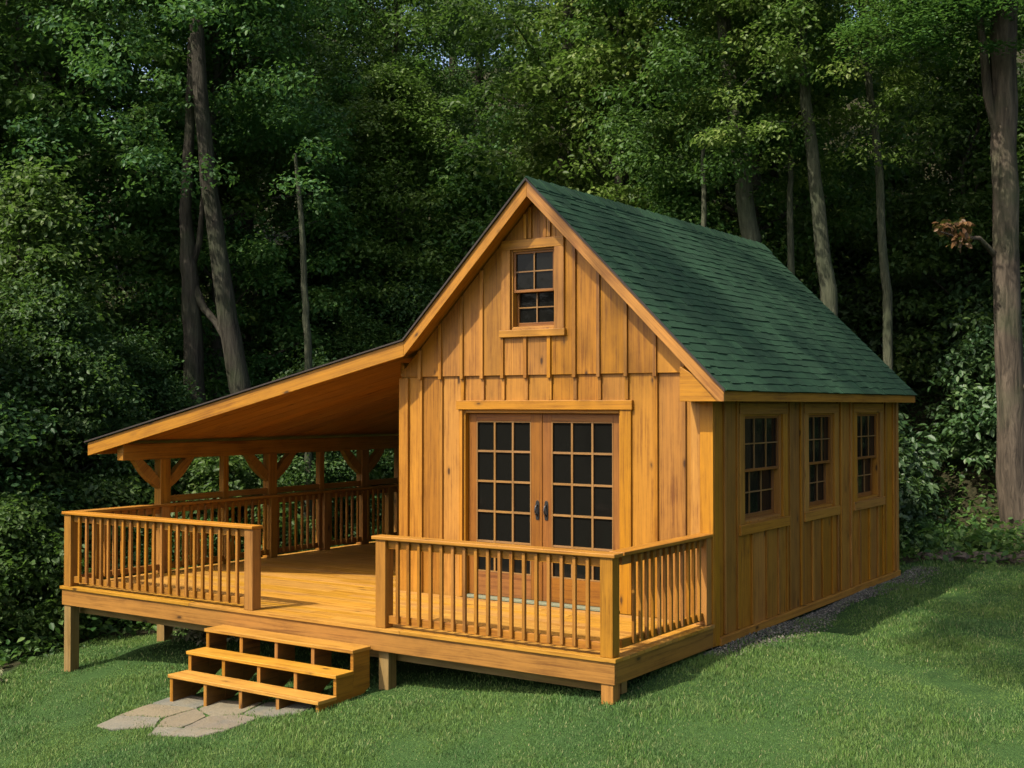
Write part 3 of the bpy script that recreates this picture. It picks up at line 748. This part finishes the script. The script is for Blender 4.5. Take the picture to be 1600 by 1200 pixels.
# ------------------------------------------------------------------ grass
def make_grass():
    P = []
    cam2 = np.array(CAM[:2]); f2 = FW[:2]/np.linalg.norm(FW[:2]); r2 = np.array((f2[1], -f2[0]))
    bands = [(4.5, 7.5, 7500), (7.5, 10, 5500), (10, 13, 3600), (13, 17, 2000), (17, 23, 1300)]
    for d0, d1, dens in bands:
        hw0, hw1 = d0*.60+1.2, d1*.60+1.2
        area = (d1-d0)*2*hw1; n = int(area*dens)
        d = rng.uniform(d0, d1, n); s = rng.uniform(-hw1, hw1, n); k = np.abs(s) < d*.60+1.2
        d, s = d[k], s[k]
        xy = cam2+d[:, None]*f2+s[:, None]*r2
        P.append(np.column_stack([xy, d]))
    P = np.concatenate(P); x, y, d = P.T
    k = lawn_mask(x, y)
    k &= ~((x > WL) & (x < .10) & (y > -.1) & (y < YB))
    k &= ~((x > 0) & (x < .30+.2*np.sin(y*2.1)) & (y > -.2) & (y < 7) & (rng.random(len(x)) < .75))
    und = (x > DL+.2) & (x < -.1) & (y > DF+.35) & (y < YB); k &= ~(und & (rng.random(len(x)) < .75))
    inst = (x > SX0) & (x < SX1) & (y > -2.9) & (y < -2.1); k &= ~(inst & (rng.random(len(x)) < .8))
    for pl in FL:       # keep blades off the stones, leave tufts in the joints
        inside = np.ones(len(x), bool); n_ = len(pl)
        ar = sum(pl[i][0]*pl[(i+1) % n_][1]-pl[(i+1) % n_][0]*pl[i][1] for i in range(n_)); sgn = 1 if ar > 0 else -1
        for i in range(n_):
            (ax, ay), (bx_, by_) = pl[i], pl[(i+1) % n_]
            inside &= sgn*((bx_-ax)*(y-ay)-(by_-ay)*(x-ax)) > 0
        k &= ~(inside & (rng.random(len(x)) > .05+.30*(np.sin(x*9+y*5)*np.sin(y*11-x*3) > .55)))
    x, y, d = x[k], y[k], d[k]; n = len(x)
    tuft = .8+.9*np.sin(x*2.1+np.sin(y*1.7)*2)*np.sin(y*2.6+x*.8)*.5+.25*np.sin(x*7.1+y*3.3)*.5
    h = rng.uniform(.020, .050, n)*tuft*(1+.35*(rng.random(n) < .05)); wd = rng.uniform(.0018, .0036, n)*(d/8).clip(1, 2.6)
    an = rng.uniform(0, 6.283, n); lean = rng.uniform(.1, .9, n)*h; la = rng.normal(2.2, 1.6, n)
    z = ground_z(x, y)-.004
    wx, wy = np.cos(an)*wd, np.sin(an)*wd; lx, ly = np.cos(la)*lean, np.sin(la)*lean
    A = np.stack([x-wx, y-wy, z], -1); B = np.stack([x+wx, y+wy, z], -1)
    C_ = np.stack([x+wx*.7+lx*.35, y+wy*.7+ly*.35, z+h*.6], -1); D_ = np.stack([x-wx*.7+lx*.35, y-wy*.7+ly*.35, z+h*.6], -1)
    E_ = np.stack([x+lx, y+ly, z+h*.98], -1)
    V = np.stack([A, B, C_, D_, E_], 1).reshape(-1, 3); b0 = (np.arange(n)*5)[:, None]
    F = np.concatenate([b0+np.array([0, 1, 2]), b0+np.array([0, 2, 3]), b0+np.array([3, 2, 4])], 1).reshape(-1, 3)
    me = np_mesh('grass', V, F, M['blade'], np.repeat(rng.random(n)**1.1, 3))
    o = bpy.data.objects.new('grass', me); col.objects.link(o)
    tag(o, 'short mown green lawn grass around the cabin and deck', 'grass', kind='stuff'); print('blades', n)
make_grass()

# ------------------------------------------------------------------ foliage
LT = np.array([(0, 0, 0), (.30, .27, .07), (.68, .25, .05), (1, 0, -.10), (.68, -.25, .05), (.30, -.27, .07)])
def leaf_mesh(name, pos, size, mat, up=.55, outward=None, r=None):
    n = len(pos)
    nr = rng.normal(0, 1, (n, 3)); nr[:, 2] = np.abs(nr[:, 2])*.5+up*2.2
    if outward is not None: nr += outward*.9
    nr /= np.linalg.norm(nr, axis=1)[:, None]
    a_ = np.cross(nr, rng.normal(0, 1, (n, 3))); a_ /= np.linalg.norm(a_, axis=1)[:, None]; b_ = np.cross(nr, a_)
    a_[:, 2] -= .25; a_ /= np.linalg.norm(a_, axis=1)[:, None]
    s = size*rng.uniform(.6, 1.3, n)
    V = pos[:, None] + s[:, None, None]*(LT[None, :, 0:1]*a_[:, None]+LT[None, :, 1:2]*b_[:, None]+LT[None, :, 2:3]*nr[:, None])
    b0 = (np.arange(n)*6)[:, None]
    F = np.concatenate([b0+np.array([0, 1, 2, 3]), b0+np.array([0, 3, 4, 5])], 1).reshape(-1, 4)
    r = rng.random(n) if r is None else r
    return np_mesh(name, V.reshape(-1, 3), F, mat, np.repeat(r, 2))
def clumps(centers, radii, per, flat=.45):
    n = len(centers); P = rng.normal(0, 1, (n, per, 3)); P /= np.linalg.norm(P, axis=2)[..., None]
    P *= (rng.random((n, per, 1))**.45); O = P.copy()
    P = P*radii[:, None, None]; P[..., 2] *= flat; P[..., 2] -= .25*np.linalg.norm(P[..., :2], axis=2)**2/radii[:, None].clip(.2)
    tone = np.repeat(rng.random(n)*.45, per)+rng.random(n*per)*.55
    return (centers[:, None]+P).reshape(-1, 3), O.reshape(-1, 3), tone
def tube(pts, rad, seg=8, wob=.06):
    """tapered tube along a polyline -> verts, faces"""
    pts = [Vector(p) for p in pts]; V = []; F = []
    for i, p in enumerate(pts):
        d = (pts[min(i+1, len(pts)-1)]-pts[max(i-1, 0)]).normalized()
        h = Vector((1, 0, 0)) if abs(d.x) < .8 else Vector((0, 1, 0)); u = d.cross(h).normalized(); v = d.cross(u)
        for k in range(seg):
            a_ = 2*math.pi*k/seg; rr = rad[i]*(1+wob*math.sin(a_*3+i*.7)+rnd.uniform(-wob, wob)*.5)
            V.append(p+u*math.cos(a_)*rr+v*math.sin(a_)*rr)
    for i in range(len(pts)-1):
        for k in range(seg):
            F.append((i*seg+k, i*seg+(k+1) % seg, (i+1)*seg+(k+1) % seg, (i+1)*seg+k))
    return V, F
def tubes_mesh(name, lst, mat):
    V = []; F = []
    for v, f in lst: n0 = len(V); V += [tuple(q) for q in v]; F += [tuple(n0+i for i in g_) for g_ in f]
    return np_mesh(name, np.array(V), np.array(F), mat, smooth=True)
def resample(p, n):
    p = [Vector(q) for q in p]; out = []
    for i in range(n):
        t_ = i/(n-1)*(len(p)-1); k = min(int(t_), len(p)-2); out.append(p[k].lerp(p[k+1], t_-k))
    return out

def proto_tree(H, cr, c0, nclump, per, size, mat, bk, r0, flat=.42, shape='round'):
    """local meshes: trunk with limbs, crown of leaf sprays; base at origin"""
    lean = Vector((rnd.uniform(-.05, .05), rnd.uniform(-.05, .05), 1))
    tp = [lean*(H*.93*k/9)+Vector((rnd.uniform(-.12, .12), rnd.uniform(-.12, .12), 0))*(k > 0) for k in range(10)]; tp[0].z = -.5
    tr = [r0*(1.35 if k == 0 else 1-.088*k) for k in range(10)]
    lst = [tube(tp, tr, 9)]; cen = []; rad = []
    for i in range(nclump):
        q = rnd.random()**.85; z = c0+(H-c0)*q
        if shape == 'round': prof = math.sin(math.pi*min(1, max(.06, q*.86+.10)))**.6
        elif shape == 'low': prof = (1-q)**.55
        else: prof = .55+.45*math.sin(math.pi*q)
        rr = cr*prof*(rnd.random()**.5); a_ = rnd.uniform(0, 2*math.pi)
        cen.append((rr*math.cos(a_)+lean.x*z, rr*math.sin(a_)+lean.y*z, z+rnd.uniform(-.3, .3))); rad.append(rnd.uniform(.55, 1.15)*(.55+.08*cr))
    cen = np.array(cen); rad = np.array(rad)
    for i in range(0, nclump, max(1, nclump//26)):
        c = Vector(cen[i]); zb = max(c0*.6, c.z-rnd.uniform(.5, 1.6)); k = min(.98, zb/(H*.93)); base_ = lean*(H*.93*k)
        mid = base_.lerp(c, .5)+Vector((0, 0, .2)); r_ = r0*(.34*(1-.6*k))
        lst.append(tube([base_, mid, c], [r_, r_*.6, r_*.2], 5))
    P, O, tone = clumps(cen, rad, per, flat)
    return tubes_mesh('trunk', lst, bk), leaf_mesh('crown', P, size, mat, .5, O, tone)
def obj_copy_tree(kind, tm, cm, loc, rz, sc, label, cat, group, crown='crown', stem='trunk'):
    r = empty(kind, loc, label, cat, group)
    r.rotation_euler = (0, 0, rz); r.scale = (sc, sc, sc*rnd.uniform(.92, 1.1))
    for nm, me in ((stem, tm), (crown, cm)):
        if me is None: continue
        o = bpy.data.objects.new(nm, me); col.objects.link(o); o.parent = r
    return r
TR = {
 'mid': proto_tree(15, 3.6, 2.2, 270, 175, .120, M['leaf_mid'], M['bark'], .20),
 'dark': proto_tree(16, 3.8, 1.5, 270, 175, .112, M['leaf_dark'], M['bark_dark'], .24, .42, 'low'),
 'bright': proto_tree(13, 3.4, 2.0, 240, 170, .118, M['leaf_bright'], M['bark'], .16, .42, 'low'),
 'tall': proto_tree(20, 4.2, 4.0, 290, 175, .130, M['leaf_mid'], M['bark'], .27),
 'under': proto_tree(6.5, 2.4, .5, 160, 160, .10, M['leaf_mid'], M['bark'], .07, .4, 'low'),
 'underd': proto_tree(6.0, 2.6, .3, 160, 160, .098, M['leaf_dark'], M['bark_dark'], .07, .4, 'low'),
}
def proto_shrub(H, cr, ncl, per, size, mat, bk):
    lst = []; cen = []; rad = []
    for i in range(ncl):
        a_ = rnd.uniform(0, 6.28); q = rnd.random(); z = H*(.05+.95*q); rr = cr*math.sqrt(max(0, 1-(q*.93)**2.2))*rnd.random()**.4
        cen.append((rr*math.cos(a_), rr*math.sin(a_), z)); rad.append(rnd.uniform(.3, .55)*min(1.3, cr*.55+.25))
    for i in range(0, ncl, max(1, ncl//9)):
        c = Vector(cen[i]); lst.append(tube([(0, 0, -.2), (c.x*.45, c.y*.45, c.z*.5), c], [.03, .022, .008], 5))
    P, O, tone = clumps(np.array(cen), np.array(rad), per, .5)
    return tubes_mesh('stems', lst, bk), leaf_mesh('foliage', P, size, mat, .45, O, tone)
SHR = {
 'broad': proto_shrub(2.8, 1.7, 120, 100, .145, M['leaf_broad'], M['bark']),
 'broad2': proto_shrub(3.6, 1.9, 140, 100, .14, M['leaf_broad'], M['bark']),
 'fine': proto_shrub(2.3, 1.5, 110, 120, .095, M['leaf_mid'], M['bark']),
 'dark': proto_shrub(2.0, 1.5, 110, 120, .095, M['leaf_dark'], M['bark_dark']),
 'low': proto_shrub(.9, .9, 60, 80, .09, M['leaf_dark'], M['bark_dark']),
}
def in_wood(x, y, mg=0):
    return (y > 8.6+mg+max(0, x)*.6) or (x < -10.2-mg)
def add_tree(kind, x, y, sc, label, group):
    tm, cm = TR[kind]
    return obj_copy_tree('tree', tm, cm, (x, y, gz(x, y)), rnd.uniform(0, 6.28), sc, label, 'tree', group)
def add_shrub(kind, x, y, sc, label, group):
    tm, cm = SHR[kind]
    return obj_copy_tree('shrub', tm, cm, (x, y, gz(x, y)), rnd.uniform(0, 6.28), sc, label, 'shrub', group, 'foliage', 'stems')
def region(az): return 'left of the porch' if az > 42 else ('behind the cabin roof' if az > 23 else 'right of the cabin')
trees = 0
LAYERS = [(24, 3.0, 'under'), (27.5, 4.0, 'mid'), (29.3, 3.8, 'under'), (31, 4.4, 'mid'), (33.5, 4.4, 'under'), (36, 5.0, 'tall'), (42, 5.5, 'mid'), (49, 6, 'tall'), (57, 6.5, 'tall')]
def az_of(pxx): return 34-math.degrees(math.atan((pxx-800)/1900))
CLEAR = [az_of(q) for q in (1165, 1275, 1378, 355, 300, 475)]; BIGAZ = az_of(1578)      # seen trunks: nothing tall stands right before them
for li, (D, step, k) in enumerate(LAYERS):
    az = 4+rnd.uniform(0, 4)
    while az < 66:
        d = D+rnd.uniform(-1.4, 1.4); x, y = azpt(az, d)
        if in_wood(x, y, 2.2 if k != 'under' else 1.2) and not (k != 'under' and D < 38 and abs(az-az_of(1478)) < 3) and not (k == 'under' and min(abs(az-q) for q in CLEAR) < 2.6) and not (D < 26 and abs(az-BIGAZ) < 7.5):
            kk = rnd.choice(['mid', 'dark', 'bright', 'tall'] if k != 'under' else ['under', 'underd']) if li < 5 else rnd.choice(['mid', 'tall', 'dark', 'dark', 'bright'])
            if 17 < az < 33 and kk in ('dark', 'mid') and rnd.random() < .6: kk = 'bright'
            if az > 40 and kk == 'bright' and rnd.random() < .6: kk = 'dark'
            tn = {'mid': 'mid green', 'dark': 'dark green', 'bright': 'yellow green', 'tall': 'tall mid green', 'under': 'low mid green', 'underd': 'low dark green'}[kk]
            rg = region(az); depth = 'at the front of' if li < 4 else 'deep in'
            add_tree(kk, x, y, rnd.uniform(.85, 1.2)*(1.25 if k == 'under' and D > 25 else 1), f'{tn} leafy tree {depth} the wood {rg}', f'{tn} trees {depth} the wood {rg}'); trees += 1
        az += math.degrees(step/D)*rnd.uniform(.8, 1.2)
print('trees', trees)
# understory: shrubs on the wood's edge and up the slope
ns = 0
for D, step in ((20.5, 2.4), (22.5, 2.6), (25, 3.0), (29, 3.4), (34, 4.2)):
    az = 3+rnd.uniform(0, 3)
    while az < 64:
        x, y = azpt(az, D+rnd.uniform(-.8, .8))
        if in_wood(x, y, .9) and not (D < 24 and az < 15.5):
            rg = region(az); kk = rnd.choice(['broad', 'broad2', 'broad']) if az < 30 else rnd.choice(['fine', 'dark', 'fine'])
            tn = {'broad': 'broad leaved', 'broad2': 'tall broad leaved', 'fine': 'small leaved mid green', 'dark': 'small leaved dark'}[kk]
            add_shrub(kk, x, y, rnd.uniform(.85, 1.3), f'{tn} shrub on the wood floor {rg}', f'{tn} shrubs {rg}'); ns += 1
        az += math.degrees(step/D)*rnd.uniform(.75, 1.25)
for y in np.arange(-6, 14, 2.1):
    for off in (12.0, 14.3):
        kk = rnd.choice(['under', 'underd', 'underd']); x = -off+rnd.uniform(-.6, .6)-max(0, -y-2)*.35; yv = float(y)+rnd.uniform(-.7, .7)
        azz = math.degrees(math.atan2(CAM.x-x, yv-CAM.y))
        if abs(azz-az_of(345)) < 3.0: continue
        add_tree(kk, x, yv, rnd.uniform(.7, 1.05), {'under': 'low mid green', 'underd': 'low dark green'}[kk]+' tree beyond the left end of the deck', {'under': 'low mid green', 'underd': 'low dark green'}[kk]+' trees beyond the left end of the deck')
# left edge, beside and below the deck
for y in np.arange(-5.5, 13, 1.35):
    for off in (10.3,):
        x = -off+rnd.uniform(-.5, .3)-max(0, -y-2)*.3
        kk = rnd.choice(['fine', 'dark', 'low']) if off < 11 else rnd.choice(['fine', 'dark'])
        tn = {'fine': 'small leaved mid green', 'dark': 'small leaved dark', 'low': 'low dark'}[kk]
        add_shrub(kk, x, float(y)+rnd.uniform(-.4, .4), rnd.uniform(.5, 1.0), f'{tn} shrub at the lawn edge left of the deck', f'{tn} shrubs beyond the left end of the deck'); ns += 1
# rear right lawn edge
for i in range(9):
    x = -1.5+i*1.0; y = 8.9+max(0, x)*.6+rnd.uniform(-.2, .3)
    add_shrub('low', x, y+.5, rnd.uniform(.35, .6), 'low dark shrub at the back edge of the lawn right of the cabin', 'low dark shrubs at the back edge of the lawn'); ns += 1
print('shrubs', ns)

# ---- the trees whose trunks the photo shows
def trunk_tree(name, pts, rads, mat, label, extra=(), crown=None, csc=1):
    pts = [Vector(p) for p in pts]; base_ = pts[0].copy()
    gb = Vector((base_.x, base_.y, gz(base_.x, base_.y)))
    if gb.z < base_.z: pts = [Vector((gb.x, gb.y, gb.z-.3))]+pts; rads = [rads[0]*1.1]+list(rads)
    root = empty(name, gb, label, 'tree')
    n = 22; pp = resample(pts, n)
    rr = list(np.interp(np.linspace(0, len(pts)-1, n), np.arange(len(pts)), rads))
    pp = [p-gb+Vector((rnd.uniform(-1, 1), rnd.uniform(-1, 1), 0))*rr[i]*.12 for i, p in enumerate(pp)]
    lst = [tube(pp, rr, 14, .05)]
    for ex, er in extra: lst.append(tube([Vector(e)-gb for e in ex], er, 8, .08))
    me = tubes_mesh('trunk', lst, mat); o = bpy.data.objects.new('trunk', me); col.objects.link(o); o.parent = root
    if crown:
        cm = TR[crown][1]; o = bpy.data.objects.new('crown', cm); col.objects.link(o); o.parent = root
        o.location = pp[-1]-Vector((0, 0, 8*csc)); o.scale = (csc,)*3; o.rotation_euler = (0, 0, rnd.uniform(0, 6))
    return root
d = 21.3
trunk_tree('tree', [px(1606, 882, d), px(1592, 830, d), px(1580, 700, d), px(1572, 500, d), px(1571, 300, d), px(1567, 100, d), px(1566, -60, d), px(1566, -400, d)], [.40, .29, .25, .225, .215, .22, .22, .2], M['bark_big'],
    'big grey brown rough barked tree at the right edge of the photo', extra=[
     ([px(1562, 210, d), px(1543, 150, d), px(1537, 80, d), px(1522, -40, d)], [.13, .085, .07, .05]),
     ([px(1556, 400, d), px(1530, 372, d-.3), px(1500, 372, d-.5), px(1470, 362, d-.6)], [.06, .04, .025, .012]),
     ([px(1598, 610, d), px(1608, 600, d-.35)], [.08, .03])], crown='tall', csc=1)
hang = bpy.data.objects.new('crown', TR['under'][1]); col.objects.link(hang); BIG = [o for o in col.objects if o.get('label', '').startswith('big grey')][0]
hang.parent = BIG; hang.location = px(1500, 95, 20.5)-BIG.location; hang.scale = (.8, .8, .45); hang.rotation_euler = (0, 0, 1)
trunk_tree('tree', [px(1178, 395, 24), px(1168, 340, 24), px(1155, 220, 24), px(1143, 120, 24), px(1128, 30, 24), px(1120, -80, 24)], [.20, .175, .165, .15, .14, .12], M['bark_pale'],
    'smooth trunked tree just right above the cabin ridge, leaning left', crown='mid', csc=.8)
trunk_tree('tree', [px(1296, 460, 23), px(1287, 410, 23), px(1272, 260, 23), px(1260, 160, 23), px(1252, 50, 23), px(1250, -90, 23)], [.16, .14, .12, .105, .095, .08], M['bark_pale'],
    'slender pale trunk with bare side twigs left of centre of the right hand wood', extra=[
     ([px(1258, 132, 23), px(1220, 112, 22.8), px(1180, 115, 22.7), px(1152, 142, 22.5)], [.035, .025, .018, .008]),
     ([px(1264, 200, 23), px(1230, 190, 22.8), px(1180, 192, 22.6)], [.025, .016, .007])], crown='bright', csc=.75)
trunk_tree('tree', [px(1388, 470, 23.4), px(1378, 380, 23.4), px(1373, 250, 23.4), px(1358, 130, 23.4), px(1348, 30, 23.4), px(1345, -60, 23.4)], [.09, .08, .075, .07, .065, .05], M['bark_pale'], 'thin grey tree midway between the slender pale trunk and the big right tree')
trunk_tree('tree', [px(1236, 420, 23.8), px(1234, 330, 23.8), px(1236, 230, 23.8), px(1240, 190, 23.8)], [.07, .06, .05, .03], M['bark_pale'], 'very thin dead stem just left of the slender pale trunk')
trunk_tree('tree', [px(1100, 330, 23.4), px(1100, 290, 23.4), px(1098, 240, 23.4), px(1104, 200, 23.4)], [.05, .045, .04, .02], M['bark_pale'], 'thin short sapling right above the cabin roof')
d = 24.2
trunk_tree('tree', [px(384, 640, d), px(366, 560, d), px(352, 470, d), px(338, 360, d), px(325, 280, d), px(313, 150, d), px(306, 0, d), px(300, -150, d)], [.23, .21, .19, .17, .16, .145, .13, .10], M['bark_dark'],
    'thick grey brown trunk above the porch roof, right one of the dark pair', crown='dark', csc=.95)
d = 24.6
trunk_tree('tree', [px(305, 660, d), px(302, 560, d), px(298, 450, d), px(294, 400, d), px(290, 330, d), px(296, 200, d), px(300, 60, d)], [.22, .20, .18, .16, .12, .10, .08], M['bark_dark'],
    'dark forked trunk above the porch roof, left one of the pair', extra=[
     ([px(296, 430, d), px(318, 480, d-.1), px(338, 505, d-.3), px(356, 540, d-.5)], [.10, .085, .07, .05]),
     ([px(297, 420, d), px(312, 380, d), px(318, 300, d)], [.09, .07, .04])])
d = 23.4
trunk_tree('tree', [px(482, 560, d), px(477, 470, d), px(474, 400, d), px(469, 320, d), px(461, 240, d)], [.075, .065, .06, .05, .03], M['bark_pale'], 'slim pale stem standing alone left of the gable')
trunk_tree('tree', [px(105, 530, 22), px(90, 500, 22), px(62, 470, 22), px(40, 410, 21.5)], [.07, .06, .045, .02], M['bark_dark'], 'small leaning dark tree left of the porch roof')
t_ = trunk_tree('tree', [(5.5, -18, gz(5.5, -18)), (5.4, -17.9, 9), (4.9, -17.6, 17), (3.6, -17, 25)], [.5, .42, .3, .12], M['bark'], 'very tall tree behind the viewer with one crown limb reaching over the lawn')
pts = [Vector(p)-t_.location for p in ((5.1, -17.7, 13), (1.5, -15, 19), (-2.5, -12, 24), (-4.2, -10.8, 29))]
V_, F_ = tube(pts, [.24, .18, .12, .05], 8); o = bpy.data.objects.new('limb', tubes_mesh('limb', [(V_, F_)], M['bark'])); col.objects.link(o); o.parent = t_
o = bpy.data.objects.new('crown', TR['bright'][1]); col.objects.link(o); o.parent = t_; o.location = Vector((-4.3, -10.6, 18.5))-t_.location; o.scale = (1.15, 1.15, 1.1)
o = bpy.data.objects.new('crown', TR['mid'][1]); col.objects.link(o); o.parent = t_; o.location = Vector((-1.4, -12.6, 17))-t_.location; o.scale = (.9, .9, .8)
o = bpy.data.objects.new('crown', TR['bright'][1]); col.objects.link(o); o.parent = t_; o.location = Vector((4, -17.2, 16))-t_.location; o.scale = (1.1, 1.1, 1.1)
# dead brown spray hanging on the big tree
cc = np.array([px(1492, 360, 20.9), px(1475, 352, 20.8), px(1510, 352, 20.9), px(1497, 375, 20.8)]); P, O, tone = clumps(cc, np.array([.26, .2, .24, .2]), 34, .6)
me = leaf_mesh('dead_branch', P, .13, M['leaf_brown'], .2, O, tone); o = bpy.data.objects.new('dead_branch', me); col.objects.link(o)
tag(o, 'hanging spray of brown dead leaves left of the big rough trunk', 'dead branch')

# variegated plants under the deck edge
for i, (x, y) in enumerate(((-7.0, -.6), (-6.5, -.35), (-7.4, -.2), (-8.4, -2.9))):
    cc = np.array([(rnd.uniform(-.35, .35), rnd.uniform(-.25, .25), rnd.uniform(.03, .2)) for _ in range(12)]); P, O, tone = clumps(cc, np.full(12, .12), 16, .6)
    o = empty('leafy_plant', (x, y, gz(x, y)))
    q = bpy.data.objects.new('leaves', leaf_mesh('leaves', P, .075, M['leaf_pale'], .6, O, tone)); col.objects.link(q); q.parent = o
    q = bpy.data.objects.new('stems', tubes_mesh('stems', [tube([(0, 0, -.03), tuple(c_)], [.006, .003], 4) for c_ in cc], M['bark'])); col.objects.link(q); q.parent = o
    tag(o, ['pale leaved low plant under the deck behind the left post', 'pale leaved low plant under the deck nearest the steps', 'pale leaved low plant deep under the porch deck', 'pale leaved low plant left of the front deck post'][i], 'plant', 'pale leaved plants by the deck')

# rocks along the back edge of the lawn, right of the cabin
def rock_mesh():
    bm_ = bmesh.new(); bmesh.ops.create_icosphere(bm_, subdivisions=2, radius=1); ph = [rnd.uniform(0, 6) for _ in range(6)]
    for v in bm_.verts:
        c = v.co; f = 1+.22*math.sin(c.x*3+ph[0])*math.cos(c.y*2.6+ph[1])+.14*math.sin(c.z*5+ph[2]+c.x*4)
        v.co = c*f; v.co.z *= .55
    me = bpy.data.meshes.new('rock'); bm_.to_mesh(me); bm_.free(); me.materials.append(M['rock']); return me
RK = [rock_mesh() for _ in range(4)]
for i in range(34):
    x = rnd.uniform(-.2, 2.6); y = 8.0+max(0, x)*.62+rnd.uniform(-.35, .55)
    o = bpy.data.objects.new('rock', RK[i % 4]); col.objects.link(o); s_ = rnd.uniform(.06, .20)
    o.location = (x, y, gz(x, y)+s_*.1); o.scale = (s_*rnd.uniform(.9, 1.4), s_, s_); o.rotation_euler = (rnd.uniform(-.3, .3), rnd.uniform(-.3, .3), rnd.uniform(0, 6))
    tag(o, 'dark field stone in the row along the back edge of the lawn', 'rock', 'field stones along the back edge of the lawn')

# undergrowth over the wood's floor (one mass)
n = 26000
az = rng.uniform(2, 68, n); dd = rng.uniform(17, 48, n)
ux = CAM.x-np.sin(np.radians(az))*dd; uy = CAM.y+np.cos(np.radians(az))*dd
k = (~lawn_mask(ux, uy)) & ~((ux > DL-.1) & (uy < YB+.2) & (ux < .6)); ux, uy = ux[k], uy[k]
P = np.repeat(np.stack([ux, uy, ground_z(ux, uy)], -1), 5, 0); P += rng.normal(0, 1, P.shape)*np.array((.22, .22, .0)); P[:, 2] += rng.random(len(P))**1.5*.45+.02
me = leaf_mesh('undergrowth', P, .12, M['leaf_mid'], .6); o = bpy.data.objects.new('undergrowth', me); col.objects.link(o)
tag(o, 'low leafy undergrowth covering the floor of the wood', 'undergrowth', kind='stuff')

# ------------------------------------------------------------------ render
S.render.engine = 'CYCLES'
S.cycles.max_bounces = 6; S.cycles.diffuse_bounces = 4; S.cycles.transmission_bounces = 3; S.cycles.transparent_max_bounces = 4
S.cycles.use_denoising = True
